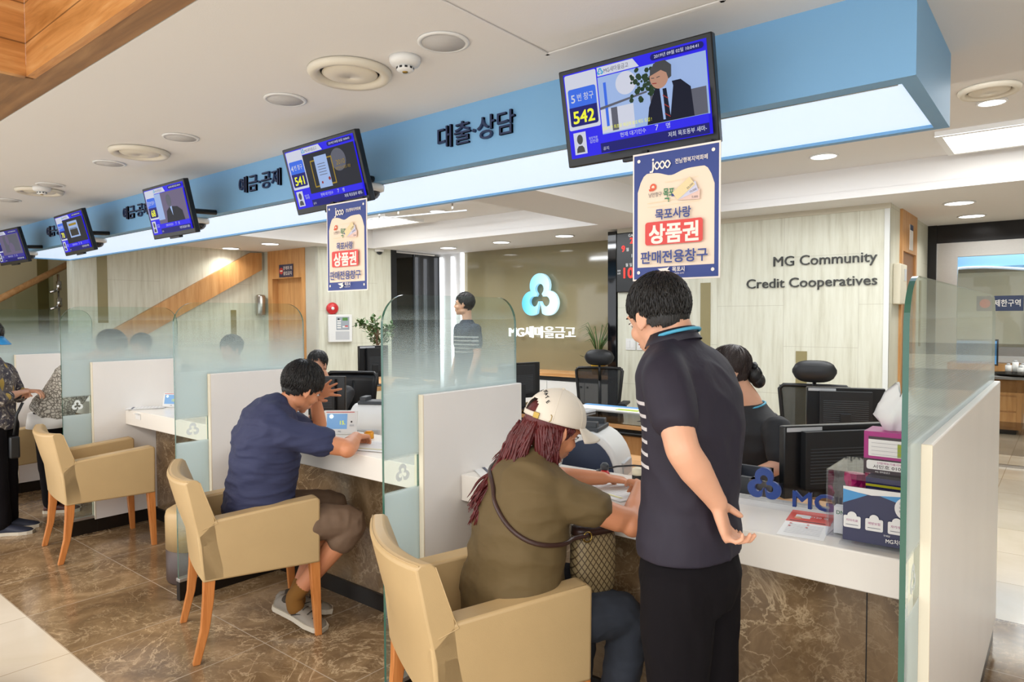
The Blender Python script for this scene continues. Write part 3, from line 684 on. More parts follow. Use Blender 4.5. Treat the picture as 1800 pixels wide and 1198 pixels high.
# window sign behind the glass wall
t = thing('restricted_area_sign', 'navy restricted area sign with white characters on the glass wall', 'sign', (-.45, 8.28, 1.545))
k = G(); k.box(-.28, .10, -.004, 0, 0, .15, M_NAVY); k.build('plate', t)
k = F(FM); k.z = .0045; k.disc(-.21, .075, .045, M_RED); k.t('제한구역', .075, M_PAPER, -.03, .05, bold=.02, width=.21); k.build('print', t)
# ================================================================== PARTITIONS, COUNTERS, SEATS
YZ = Matrix(((0, 0, 1, 0), (1, 0, 0, 0), (0, 1, 0, 0), (0, 0, 0, 1)))   # drawing (y, z, out) -> object x=out
M_CAPL = mat('cream_panel_edge', '#eadfc8', .4)
M_STRIP = mat('aluminium_strip', '#c8c8c6', .3, .8)
def partition(x, yb, label, front='left'):
    t = thing('desk_partition', label, 'partition', (x, 1.66, 0), 0, 'frosted glass and white panel partitions between the counter windows')
    L = yb-1.66
    k = G(); r = .12; top = 1.59
    out = [(0, .115), (.175, .115), (.175, 1.2), (L-.012, 1.2)]
    out += [(L-.012-r+r*math.cos(math.radians(a)), top-r+r*math.sin(math.radians(a))) for a in range(0, 91, 9)]
    out += [(r-r*math.sin(math.radians(a)), top-r+r*math.cos(math.radians(a))) for a in range(0, 91, 9)]
    fs = k.prism(out, -.006, .006, M_FROST, YZ)
    gi = k.mi(M_GEDGE)
    for f in fs[2:]: f.material_index = gi
    k.build('glass_panel', t)
    k = G(); k.box(-.020, .028, .18, L, .09, 1.2, M_WHITE); k.build('white_panel', t, bevel=.004)
    k = G(); k.box(-.022, .0285, .176, .184, .09, 1.2, M_CAPL); k.build('panel_edge', t, bevel=.002)
    k = G(); k.box(-.018, .018, -.002, .19, 0, .10, M_BLACKK); k.box(-.012, .020, .19, L-.02, 0, .09, M_BLACKK); k.build('plinth', t)
    k = G(); k.box(-.02, .02, -.004, .185, .10, .118, M_STRIP); k.build('glass_channel', t, bevel=.002)
    k = F(frame((.0065, .09, .905), (0, 1, 0), (0, 0, 1)))
    for q in trefoil_quads(0, 0, .036, .017, 6): k.add([(a[0], a[1], 0) for a in q], [(0, 1, 2, 3)], M_ETCH, False, k.T)
    k.build('etched_emblem', t)
    return t
PX = [-.27, -1.98, -3.66, -5.33, -7.03, -8.7]
partition(PX[0], 3.84, 'rightmost long partition, green edged glass rising from a white panel')
partition(PX[1], 2.46, 'glass and white panel partition just left of the woman in the white cap')
partition(PX[2], 2.46, 'glass and white panel partition left of the seated man in the dark blue shirt')
partition(PX[3], 2.46, 'glass and white panel partition behind the empty tan armchair, before the person in lace')
partition(PX[4], 2.46, 'glass and white panel partition behind the woman in the floral blouse')
def counter(xa, xb, label, joint=None):
    t = thing('teller_counter', label, 'counter', ((xa+xb)/2, 2.05, 0), 0, 'white topped marble fronted teller counters')
    w = (xb-xa)/2
    k = G(); k.box(-w, w, 0, .42, .74, .85, M_SOLID); k.build('countertop', t, bevel=.004)
    k = G(); k.box(-w, w, .21, .24, .085, .74, M_MARBLE)
    if joint: k.box(joint-.0015, joint+.0015, .2085, .2105, .085, .74, M_BLACKM)
    k.build('marble_front', t)
    k = G(); k.box(-w, w, .195, .23, 0, .085, M_BLACKK); k.build('kick_plate', t)
    k = G(); k.box(-w, w, .43, 1.0, .695, .72, M_OAKH); k.build('inner_desk', t, bevel=.003)
    k = G(); k.box(-w, w, .30, .33, .0, .695, M_WHITE); k.build('back_panel', t)
    return t
lab = ['teller counter under the navy emblem sign, rightmost of the row', 'teller counter where the man in dark blue leans, third partition to second',
       'teller counter with papers behind the empty tan armchair', 'teller counter before the person in the lace top', 'teller counter at the far left behind the floral blouse']
for i in range(4): counter(PX[i+1]+.03, PX[i]-.022, lab[i], .66 if i == 0 else None)
counter(-8.6, PX[4]-.022, lab[4])

def armchair(x, y, rz, label):
    t = thing('armchair', label, 'chair', (x, y, 0), rz, 'tan leatherette armchairs in front of the counter')
    hw, yb, yf = .276, -.262, .245; zb, zaf, zar, yj, zt, yt = .361, .663, .626, -.185, .812, -.325
    th = .085
    for s in (-1, 1):   # side panels with sloping arm
        k = G(); poly = [(yb, zb), (yf, zb-.006), (yf+.004, zaf-.012), (yf-.012, zaf), (yj-.03, zar), (yb-.02, zar-.06)]
        k.prism(poly, s*hw, s*(hw-th), M_LEATHER, YZ); k.build('arm', t, bevel=.011, seg=3)
        k = G(); o_ = s*(hw-.0085); k.tube([(o_, yj+.005, zar-.001), (o_, (yj+yf)/2, (zar+zaf)/2+.0005), (o_, yf-.014, zaf-.001)], .0016, M_LEATHER, 6); k.build('seam', t)
    # curved back: loft across the width, rear bows outward
    k = G(); rings = []
    for i in range(13):
        u = -1+2*i/12; x_ = u*hw; bow = -.045*(1-u*u); dip = -.012*(1-u*u)
        yf_t = yt+.062+bow*.9; yr_t = yt+bow
        pr = [(yb+bow*.3, zb), (yb-.008+bow*.5, zb+.16), (yb-.03+bow*.8, zar), (yr_t, zt+dip-.014), (yr_t+.014, zt+dip), (yf_t-.014, zt+dip-.002), (yf_t, zt+dip-.016), (yj-.025+bow*.6, zar+.02), (yj-.012+bow*.4, zar-.10), (yj+.01+bow*.3, zb+.05), (yj+.01+bow*.3, zb)]
        rings.append([V((x_, a, b)) for a, b in pr])
    k.loft(rings, M_LEATHER, True, True); k.build('backrest', t, bevel=.006)
    k = G()
    for s in (-1, 1):
        k.tube([(s*(hw+.0005), yt+.058, zt-.014), (s*(hw+.0005), yj-.03, zar+.02), (s*(hw+.0005), yj-.014, zar-.015), (s*(hw+.0005), yb, zar-.035)], .0018, M_LEATHER, 6)
    pts = []
    for i in range(13):
        u = -1+2*i/12; bow = -.045*(1-u*u); pts.append((u*hw, yt+.008+bow, zt-.012*(1-u*u)-.004))
    k.tube(pts, .0018, M_LEATHER, 6); k.build('back_seam', t)
    k = G(); k.box(-hw+th+.002, hw-th-.002, -.20, yf+.012, .36, .455, M_LEATHER); k.build('seat', t, bevel=.02, seg=3)
    for sx in (-1, 1):
        k = G(); pts = [(-.235, .37), (-.24, .28), (-.255, .15), (-.292, 0)]; ws = [.048, .044, .036, .03]; rings = []
        for (py_, pz_), w in zip(pts, ws): rings.append([V((sx*.245+a*w/2, py_+b*w/2, pz_)) for a, b in ((-1, -1), (1, -1), (1, 1), (-1, 1))])
        k.loft(rings[::-1], M_LEG, True, False); k.build('leg', t, bevel=.003)
        k = G(); rings = []
        for z, w, yy in ((.37, .047, .222), (0, .030, .238)): rings.append([V((sx*.245+a*w/2, yy+b*w/2, z)) for a, b in ((-1, -1), (1, -1), (1, 1), (-1, 1))])
        k.loft(rings[::-1], M_LEG, True, False); k.build('leg', t, bevel=.003)
    return t
R_ = math.radians
armchair(-1.502, 1.697, R_(-26.1), 'tan armchair in which the woman in the white cap sits')
armchair(-3.051, 1.747, R_(-19.1), 'tan armchair in which the man in the dark blue t-shirt sits')
armchair(-4.974, 1.772, R_(-6.9), 'empty tan armchair at the counter with wooden legs, fully in view')
armchair(-6.62, 1.62, R_(14), 'empty tan armchair between the woman in floral and the person in lace')
t = thing('round_stool', 'round two tone stool, tan above and dark brown below, by the partition', 'stool', (-3.93, 1.90, 0))
k = G(); k.lathe([(.001, .0), (.165, .0), (.17, .01), (.17, .20), (.001, .20)], M_BROWNL, 40); k.build('base', t)
k = G(); k.lathe([(.001, .19), (.171, .19), (.172, .37), (.165, .40), (.14, .415), (.001, .42)], M_LEATHER, 40); k.build('seat', t)

# ================================================================== QUEUE SCREENS
SB = mat('screen_blue', '#2d25e6', .4, emit=.95); SN = mat('screen_navy', '#1f1f7c', .4, emit=.7); SW = mat('screen_white', '#dfe3f4', .4, emit=.75)
SL = mat('screen_sky', '#3f72f0', .4, emit=.8); SY = mat('screen_yellow', '#eef03a', .4, emit=.95); SBK = mat('screen_black', '#0d0e14', .3)
SG = mat('screen_grey', '#7d7f90', .4, emit=.45); SP = mat('screen_pale_blue', '#a9c4f5', .4, emit=.75); SSK = mat('screen_skin', '#d9a58c', .4, emit=.6)
SSU = mat('screen_suit', '#1a1f3d', .4, emit=.35); SGR = mat('screen_leaf', '#39573a', .4, emit=.4); SGO = mat('screen_gold', '#b99a2e', .4, emit=.6); SD = mat('screen_slate', '#3a3d4a', .4, emit=.35); SCY = mat('screen_cyan', '#49b5e6', .4, emit=.7)
SRD = mat('screen_red', '#b8403c', .4, emit=.5); SMU = mat('screen_mauve', '#8f83a8', .4, emit=.45); SDP = mat('screen_dim_blue', '#4a45b8', .4, emit=.55)
def queue_screen(cx, cy, cz, yw, tl, rl, n, num, pic, label, faded=False):
    w, h = .52, .315
    U = Matrix.Rotation(math.radians(yw), 4, 'Z') @ Matrix.Rotation(math.radians(tl), 4, 'X') @ Matrix.Rotation(math.radians(-rl), 4, 'Y')
    t = thing('queue_screen', label, 'screen', mat_=Matrix.Translation((cx, cy, cz)) @ U, group='tilted queue number screens hanging along the soffit')
    k = G(); k.box(-w/2, w/2, 0, .032, -h/2, h/2, M_BLACKP); k.box(-w*.32, w*.32, .03, .05, -h*.34, h*.34, M_BLACKM); k.build('housing', t, bevel=.004)
    k = G(); k.box(-.06, .06, .0, .025, -h/2-.012, -h/2+.002, M_BLACKP); k.build('control_foot', t, bevel=.003)
    sw, sh = .486, .273; f = F(FM @ Matrix.Translation((-sw/2, -sh/2+.006, .0005)))
    def X(u): return u*sw
    def Y(v): return v*sh
    def rc(u0, v0, u1, v1, m): f.rect(X(u0), Y(v0), X(u1), Y(v1), m)
    def rd(u0, v0, u1, v1, r, m): f.rrect(X(u0), Y(v0), X(u1), Y(v1), r, m)
    def tt(s, sz, m, u, v, **kk): f.t(s, sz, m, X(u), Y(v), **kk)
    rc(0, 0, 1, 1, SB if not faded else SDP)
    rd(.008, .335, .248, .985, .006, SW); rd(.024, .60, .236, .815, .008, SL); rc(.024, .58, .236, .64, SL); rd(.024, .375, .236, .60, .008, SN); rc(.024, .56, .236, .60, SN)
    tt(str(n), .036, SW, .06, .655, bold=.02); tt('번 창구', .026, SW, .155, .67, bold=.01, width=.06); tt(num, .055, SY, .13, .41, bold=.035)
    rc(.035, .04, .13, .30, SW); f.disc(X(.082), Y(.215), .011, SBK, .016); f.poly([(X(.05), Y(.06)), (X(.114), Y(.06)), (X(.110), Y(.11)), (X(.096), Y(.14)), (X(.068), Y(.14)), (X(.054), Y(.11))], SBK)
    tt('담당직원', .009, SW, .185, .195); tt('김민준', .012, SW, .19, .15)
    rc(.262, .885, .50, .985, SW); f.poly([(X(.5), Y(.985)), (X(.5), Y(.885)), (X(.56), Y(.885)), (X(.52), Y(.985))], SW)
    for q in trefoil_quads(X(.285), Y(.933), .011, .006, 6): f.add([(a[0], a[1], f.z+.0003) for a in q], [(0, 1, 2, 3)], SCY, False, f.T)
    tt('MG새마을금고', .017, SBK, .40, .91, width=.085); rd(.64, .905, .985, .975, .009, SN); tt('2019년 09월 02일 10:04:41', .0125, SW, .81, .925, bold=.01, width=.14)
    # picture
    P0 = {'man': SP, 'frame': SD, 'suit': SMU, 'photo': SD, 'pale': SMU}[pic]
    rc(.262, .215, .995, .872, P0)
    if pic == 'man':
        rc(.262, .23, .50, .50, SW); f.disc(X(.46), Y(.74), .035, SW); rc(.30, .30, .32, .80, SL); f.poly([(X(.262), Y(.50)), (X(.60), Y(.58)), (X(.60), Y(.60)), (X(.262), Y(.53))], SG)
        rc(.34, .24, .385, .50, SG); rc(.62, .25, .64, .75, SG)
        rnd = random.Random(3)
        for i in range(46): f.disc(X(.50+.2*rnd.random()), Y(.50+.35*rnd.random()), .004+.006*rnd.random(), SGR, n=6)
        rc(.88, .215, .995, .50, SG)
        f.poly([(X(.60), Y(.215)), (X(.62), Y(.40)), (X(.67), Y(.58)), (X(.74), Y(.63)), (X(.84), Y(.63)), (X(.90), Y(.53)), (X(.91), Y(.215))], SSU)
        f.poly([(X(.70), Y(.60)), (X(.71), Y(.66)), (X(.78), Y(.66)), (X(.79), Y(.58)), (X(.755), Y(.24)), (X(.71), Y(.24))], SP)
        f.poly([(X(.72), Y(.57)), (X(.745), Y(.57)), (X(.76), Y(.24)), (X(.725), Y(.24))], SSU); f.line([(X(.72), Y(.5)), (X(.75), Y(.46))], .003, SRD); f.line([(X(.725), Y(.4)), (X(.755), Y(.36))], .003, SRD); f.line([(X(.725), Y(.3)), (X(.757), Y(.26))], .003, SRD)
        f.disc(X(.705), Y(.71), .030, SSK, .036); f.disc(X(.76), Y(.715), .008, SSK, .013)
        f.poly([(X(.645), Y(.73)), (X(.65), Y(.80)), (X(.69), Y(.865)), (X(.75), Y(.865)), (X(.79), Y(.80)), (X(.785), Y(.68)), (X(.765), Y(.66)), (X(.755), Y(.73)), (X(.72), Y(.77))], SBK)
        f.line([(X(.655), Y(.705)), (X(.672), Y(.70))], .0022, SBK); f.line([(X(.69), Y(.70)), (X(.71), Y(.705))], .0022, SBK); f.line([(X(.66), Y(.645)), (X(.685), Y(.64))], .0028, SRD)
        tt('금융기관 최초로 예금자 보호제도 도입 !', .013, SY, .46, .255, width=.17)
    if pic == 'frame':
        f.disc(X(.75), Y(.66), .05, SG); f.line([(X(.36), Y(.31)), (X(.36), Y(.74)), (X(.66), Y(.74)), (X(.66), Y(.31)), (X(.36), Y(.31))], .006, SGO)
        rc(.42, .27, .60, .80, SP); f.disc(X(.58), Y(.40), .008, SRD); f.disc(X(.47), Y(.36), .006, SRD)
        for i in range(5): rc(.455, .48+i*.045, .565, .49+i*.045, SG)
        tt('2010', .03, SGO, .78, .58); tt('대한민국 브랜드 대상', .016, SGO, .80, .50, width=.1)
    if pic == 'suit':
        rc(.262, .3, .42, .87, SP); f.disc(X(.60), Y(.68), .030, SG, .036); f.poly([(X(.46), Y(.215)), (X(.50), Y(.46)), (X(.60), Y(.55)), (X(.78), Y(.52)), (X(.88), Y(.42)), (X(.90), Y(.215))], SD); f.poly([(X(.60), Y(.54)), (X(.65), Y(.55)), (X(.64), Y(.34))], SP)
    if pic == 'photo':
        rc(.42, .36, .78, .80, SP); rc(.46, .68, .74, .74, SGO); rc(.46, .40, .74, .58, SBK)
        for i in range(7): f.disc(X(.48+i*.04), Y(.60), .006, SBK, n=8)
    if pic == 'pale':
        rc(.40, .3, .95, .85, SG); f.disc(X(.55), Y(.70), .03, SMU, .045); f.disc(X(.65), Y(.42), .045, SMU, .05)
    rc(.262, .115, 1, .208, SB if not faded else SDP); rc(.262, 0, 1, .112, SN)
    tt('현재 대기인수', .016, SW, .50, .142, width=.088); tt('7', .024, SW, .665, .138); tt('명', .018, SW, .74, .142)
    tt('공지', .012, SW, .30, .03); tt('저희 목포동부 새마-', .017, SW, .86, .04, bold=.01, width=.12)
    f.build('display', t)
    # wall arm
    k = G(); Ui = U.inverted()
    def Lp(p): return Ui @ (V(p)-V((cx, cy, cz)))
    k.tube([(0, .05, 0), (.0, .07, 0), Lp((cx+.03, cy+.13, cz+.01)), Lp((cx+.01, 2.21, cz+.02))], .016, M_BLACKM, 8)
    k.box(-.05, .05, .045, .06, -.05, .05, M_BLACKM); k.build('wall_arm', t)
    return t
queue_screen(-1.083, 1.946, 2.172, 4.9, 10.2, 1.5, 5, '542', 'man', 'nearest screen showing number 542 and a man in a suit')
queue_screen(-2.701, 1.934, 2.169, 4.1, 14.7, 2.3, 4, '541', 'frame', 'screen showing number 541 and a framed certificate')
queue_screen(-4.255, 1.914, 2.16, 1.7, 12.3, .6, 3, '68', 'suit', 'screen showing number 68, third from the right')
queue_screen(-5.953, 1.959, 2.165, 2.9, 14.2, 1.9, 2, '70', 'photo', 'dark picture screen, fourth from the right along the soffit')
queue_screen(-7.52, 1.95, 2.165, 9, 14.2, 1.9, 1, '7', 'pale', 'pale washed out screen cut by the left frame edge', faded=True)

# ================================================================== HANGING POSTERS
PN = mat('poster_navy', '#2b3f86', .45); PC = mat('poster_cream', '#eed9c2', .5); PR = mat('poster_red', '#d8423c', .45); PW = mat('poster_white', '#f0e6dc', .5)
PO = mat('poster_orange', '#dd5d3c', .5); PG = mat('poster_green', '#2f7d4f', .5); PB1 = mat('banknote_buff', '#e3cfa0', .5); PB2 = mat('banknote_lilac', '#c9c8dc', .5); PB3 = mat('banknote_rose', '#e0c0b4', .5); PK = mat('print_dark', '#33354a', .5)
def poster(x, y, z, rz, label, w=.29, h=.41):
    t = thing('hanging_poster', label, 'poster', (x, y, z), rz, 'navy posters hanging below the queue screens')
    k = G(); k.box(-w/2, w/2, 0, .003, -h, 0, PW); k.build('board', t)
    f = F(FM @ Matrix.Translation((0, -h, .0003))); W2 = w/2
    f.rect(-W2+.005, .005, W2-.005, h-.006, PN)
    # cream field with wavy top
    pts = [(-W2+.018, h-.362), (W2-.018, h-.362), (W2-.018, h-.125)]
    for i in range(25):
        u = i/24; x_ = (W2-.018)*(1-2*u); e = min(u, 1-u)
        y_ = h-h*(.165+.036*math.exp(-((u-.55)/.13)**2)+.14*max(0, 1-e/.14)**2.2)
        pts.append((x_, y_))
    f.poly(pts, PC)
    for sx, yy in ((-1, h-.024), (1, h-.024), (-1, .026), (1, .026)): f.disc(sx*(W2-.022), yy, .0055, PW)
    # looped wordmark
    a = [(-.072+.008*math.cos(q), 0) for q in (0,)]
    f.line([(-.083, h-.063), (-.076, h-.063), (-.073, h-.056), (-.073, h-.034)], .0055, PW); f.disc(-.073, h-.026, .0038, PW)
    lp = [(-.068+.054*i/30, h-.046+.0105*math.sin(i/30*3*PI)) for i in range(31)]; f.line(lp, .0045, PW)
    f.line([(p[0], 2*(h-.046)-p[1]) for p in lp], .0045, PW)
    f.t('전남행복지역화폐', .017, PW, .055, h-.048, bold=.015, width=.105)
    f.disc(-.072, h-.112, .011, PO); f.disc(-.072, h-.112, .005, PC); f.poly([(-.087, h-.118), (-.07, h-.114), (-.07, h-.124), (-.084, h-.124)], PO)
    f.t('낭만항구', .016, PK, -.064, h-.142, width=.045); f.t('목포', .03, PG, -.018, h-.145, bold=.03, width=.036); f.line([(-.03, h-.152), (-.018, h-.152), (-.018, h-.162)], .004, PG); f.rect(-.008, h-.148, .002, h-.140, PN)
    f.line([(-.09, h-.162), (-.0, h-.158)], .0012, PB1); f.line([(-.09, h-.174), (.085, h-.170)], .0008, PB1); f.line([(-.03, h-.102), (.08, h-.098)], .0008, PB1)
    for an, m, nm in ((-3, PB3, '5,000'), (18, PB2, '10,000'), (36, PB1, '50,000')):
        R0 = Matrix.Translation((.014, h-.162, f._n()*0+f.z)) @ Matrix.Rotation(math.radians(an), 4, 'Z')
        f.add([(0, 0, 0), (.07, 0, 0), (.07, .031, 0), (0, .031, 0)], [(0, 1, 2, 3)], m, False, f.T @ R0)
        f.text(nm, .009, PK, .055, .004, .0003, M=f.T @ R0); f.z += .0004
    f.t('목포사랑', .036, PN, -.002, h-.213, bold=.035, width=.118)
    f.rrect(-.096, h-.294, .096, h-.222, .009, PR); f.t('상품권', .064, PW, 0, h-.284, bold=.055, width=.162)
    f.t('판매전용창구', .042, PN, 0, h-.348, bold=.035, width=.222)
    f.poly([(-.052, .035), (-.02, .037), (-.012, .040), (-.018, .030), (-.010, .028), (-.016, .018), (-.034, .013), (-.044, .018), (-.028, .019), (-.03, .026), (-.042, .028)], PW)
    f.t('목포시', .017, PW, .018, .025, bold=.03, width=.04); f.t('MOKPO CITY', .0065, PW, .018, .016, width=.04)
    f.build('print', t)
    k = G(); k.box(-W2+.03, -W2+.05, .001, .02, -.004, .01, M_BLACKM); k.box(W2-.05, W2-.03, .001, .02, -.004, .01, M_BLACKM); k.build('clip', t)
poster(-.9525, 1.965, 2.02, 0, 'navy and cream hanging poster under the nearest screen, number 542', .292, .404)
poster(-2.545, 1.935, 2.028, 0, 'navy and cream hanging poster under the screen numbered 541', .292, .404)
# ================================================================== STAFF SIDE FURNITURE
t = thing('credenza', 'low white credenza with an oak top under the olive glass wall', 'cabinet', (-4.95, 6.72, 0))
k = G(); k.box(-1.1, 1.1, 0, .44, .785, .825, M_OAKH); k.build('top', t, bevel=.003)
k = G(); k.box(-1.1, 1.1, .02, .44, .735, .784, M_BLACKM); k.build('rail', t)
k = G(); k.box(-1.1, 1.1, .03, .44, .06, .733, M_WHITE2); k.build('body', t)
for i in range(4):
    k = G(); k.box(-1.09+i*.547, -1.09+i*.547+.54, .012, .028, .065, .73, M_WHITE2); d = k.build('door', t, bevel=.002)
    k = G(); k.cyl((-1.09+i*.547+(.50 if i % 2 == 0 else .04), .014, .68), (-1.09+i*.547+(.50 if i % 2 == 0 else .04), .0, .68), .012, M_BLACKP, n=12); k.build('lock', d)
t = thing('manager_desk', 'oak topped desk with drawers and metal frame behind the woman in the cap', 'desk', (-2.9, 4.75, 0))
k = G(); k.box(-.95, .95, -.42, .42, .69, .72, M_OAKH); k.box(-.95, .95, -.42, .42, .72, .726, make_clear('desk_top_glass', (.62, .58, .45, 1), .05)); k.build('top', t, bevel=.002)
k = G(); k.cyl((-.9, -.40, .655), (.86, -.40, .655), .016, M_BLACKP, n=12); k.box(-.9, .86, -.395, -.36, .66, .688, M_BLACKP); k.build('cable_rail', t)
k = G(); k.box(-.92, .84, -.36, -.34, .12, .65, M_OAK); k.box(-.06, -.055, -.362, -.339, .12, .65, M_BLACKM); k.build('modesty_panel', t)
for sx in (-1, 1):
    k = G(); k.box(sx*.92-.03, sx*.92+.03, -.40, -.36, 0, .69, M_STEEL); k.box(sx*.92-.03, sx*.92+.03, .36, .40, 0, .69, M_STEEL); k.box(sx*.92-.03, sx*.92+.03, -.40, .40, 0, .04, M_STEEL); k.build('leg', t, bevel=.004)
t = thing('side_desk', 'light oak side desk between the counter and the manager desk', 'desk', (-2.05, 3.65, 0))
k = G(); k.box(-.55, .45, -.25, .25, .58, .61, M_OAKH); k.build('top', t, bevel=.002)
k = G(); k.box(-.53, .43, -.24, .23, .03, .58, M_OAK); k.build('body', t, bevel=.002)
t = thing('back_desk', 'dark topped staff desk at the right behind the black monitors', 'desk', (-1.05, 4.35, 0))
k = G(); k.box(-.75, .65, -.4, .4, .70, .73, M_OAKH); k.build('top', t, bevel=.002)
k = G(); k.box(-.70, .60, -.36, -.33, .1, .70, M_OAK); k.box(-.72, -.69, -.38, .38, 0, .70, M_STEEL); k.box(.60, .63, -.38, .38, 0, .70, M_STEEL); k.build('frame', t)

def office_chair(x, y, rz, label, zs=0, head=True, cloth=False, scale=1):
    t = thing('office_chair', label, 'chair', (x, y, 0), rz, 'black staff office chairs')
    k = G()
    for i in range(5):
        a = 2*PI*i/5+.3; k.tube([(0, 0, .09), (.15*math.cos(a), .15*math.sin(a), .085), (.30*math.cos(a), .30*math.sin(a), .06)], [.025, .02, .014], M_BLACKM, 8)
    k.build('star_base', t)
    for i in range(5):
        a = 2*PI*i/5+.3; k = G(); k.cyl((.30*math.cos(a)-.02*math.sin(a), .30*math.sin(a)+.02*math.cos(a), .028), (.30*math.cos(a)+.02*math.sin(a), .30*math.sin(a)-.02*math.cos(a), .028), .027, M_BLACKP, n=16); k.build('caster', t)
    k = G(); k.cyl((0, 0, .08), (0, 0, .42), .024, M_BLACKP); k.build('gas_lift', t)
    k = G(); k.box(-.24, .24, -.24, .24, .42+zs, .49+zs, M_BLKLTH); k.build('seat', t, bevel=.03, seg=3)
    # backrest behind seat (+y is the sitter's back)
    w0, w1, z0, z1 = .19, .235, .55+zs, 1.0+zs
    fr = []
    for u, v in ((-w0, z0), (-w1, z1), (w1, z1), (w0, z0)): fr.append((u, .26+.05*(v-z0), v))
    k = G(); P = [V(p) for p in fr]; loop = []
    for a in range(4):
        p0, p1 = P[a], P[(a+1) % 4]
        for i in range(6): loop.append(p0.lerp(p1, .06+.88*i/5)+V((0, .03*(1-abs(p0.lerp(p1, i/5).x)/w1), 0)))
    k.tube(loop, .015, M_BLACKP, 8, closed=True)
    k.tube([(0, .2, .46+zs), (0, .30, .50+zs), (0, .32, .60+zs), (0, .315, .93+zs)], .016, M_BLACKP, 8); k.build('back_frame', t)
    k = G(); rows = []
    for j in range(7):
        v = j/6; z = z0+(z1-z0)*v; w = w0+(w1-w0)*v; rows.append([V((w*(-1+2*i/10), .26+.05*(z-z0)+.03*(1-abs(-1+2*i/10)), z)) for i in range(11)])
    vs = [p for r in rows for p in r]; k.add(vs, [(r*11+i, r*11+i+1, (r+1)*11+i+1, (r+1)*11+i) for r in range(6) for i in range(10)], M_BLKLTH if cloth else M_MESH, True); mo = k.build('mesh_back', t)
    sm_ = mo.modifiers.new('thickness', 'SOLIDIFY'); sm_.thickness = .02 if cloth else .004
    if head:
        k = G(); k.tube([(0, .30, .88+zs), (0, .30, 1.06+zs)], .014, M_BLACKP, 8); k.build('headrest_stem', t)
        k = G(); rings = []
        for i in range(15):
            u = -1+2*i/14; w = .148*u; r = (1-abs(u)**3.2)**.5 if abs(u) < 1 else 0
            rings.append([V((w, .285-.02*(1-u*u)+.035*max(r, .15)*math.cos(a), 1.105+zs+.080*max(r, .15)*math.sin(a))) for a in [2*PI*q/16 for q in range(16)]])
        k.loft(rings, M_BLKLTH); k.build('headrest', t)
    for sx in (-1, 1):
        k = G(); k.tube([(sx*.25, .15, .45+zs), (sx*.29, .15, .50+zs), (sx*.29, .10, .68+zs)], .015, M_BLACKP, 8); k.box(sx*.29-.035, sx*.29+.035, -.08, .18, .675+zs, .70+zs, M_BLACKM); k.build('armrest', t, bevel=.004)
    return t
office_chair(-3.50, 5.50, R_(20), 'black mesh office chair with headrest before the olive wall and black column')
office_chair(-1.36, 4.90, R_(12), 'black mesh office chair with headrest near the bronze inlay, beside the far monitor')
office_chair(-1.17, 3.3, R_(40), 'low black chair in which the staff woman with netted hair sits', -.02, False)
office_chair(-4.70, 3.45, R_(25), 'black chair behind the staff woman facing the seated man', .03, False, True)

def monitor(x, y, z, rz, label, w=.46, h=.29, tilt=0):
    """local +y is the rear side"""
    t = thing('computer_monitor', label, 'monitor', (x, y, z), rz, 'black computer monitors on the staff desks')
    k = G(); k.box(-w/2, w/2, -.018, .018, .08, .08+h, M_BLACKP); k.build('housing', t, bevel=.005)
    k = G(); k.box(-w/2+.07, w/2-.07, .016, .05, .12, .06+h, M_BLACKM)
    for i in range(12): k.box(-w/2+.09, w/2-.09, .0495, .0515, .14+i*.012, .144+i*.012, M_DGREY)
    k.build('rear_cover', t, bevel=.003)
    k = G(); k.box(w/2-.16, w/2-.01, .0175, .0195, .08+h-.022, .08+h-.006, M_LGREY); k.build('label_strip', t)
    k = G(); k.box(-w/2+.015, w/2-.015, -.0195, -.018, .095, .065+h, mat('monitor_glow', '#8fa6c4', .3, emit=.5)); k.build('display', t)
    k = G(); k.box(-.03, .03, .02, .06, .01, .2, M_BLACKM); k.build('stand', t, bevel=.003)
    k = G(); k.lathe([(.001, 0), (.11, 0), (.11, .008), (.001, .014)], M_BLACKP, 30, c=(0, .02, 0)); k.build('base', t)
    return t
# rear faces the customers; width runs from left-front to right-back
monitor(-.70, 2.86, .72, R_(50)+PI, 'large black monitor seen from behind above the navy emblem sign', .47, .28)
monitor(-4.36, 3.02, .70, R_(33)+PI, 'black monitor seen from behind, in front of the staff woman at window 4', .46, .29)
monitor(-1.02, 4.35, .73, R_(20)+PI, 'black monitor seen from behind next to the far headrest chair', .42, .27)
monitor(-3.60, 4.50, .74, R_(70)+PI, 'black monitor seen edge on, right of the glass partition by the woman in the cap', .4, .30)
monitor(-5.14, 4.2, .86, R_(75)+PI, 'tall dark monitor beside the small potted tree, left of the near glass partition', .3, .30)
t = thing('side_table', 'dark table holding the tall monitor and potted tree by the left wall', 'table', (-5.5, 4.5, 0))
k = G(); k.box(-.6, .5, -.45, .45, .82, .86, M_OAKH); k.build('top', t)
for sx, sy in ((-.55, -.4), (.45, -.4), (-.55, .4), (.45, .4)): k = G(); k.box(sx-.025, sx+.025, sy-.025, sy+.025, 0, .82, M_OAK); k.build('leg', t)

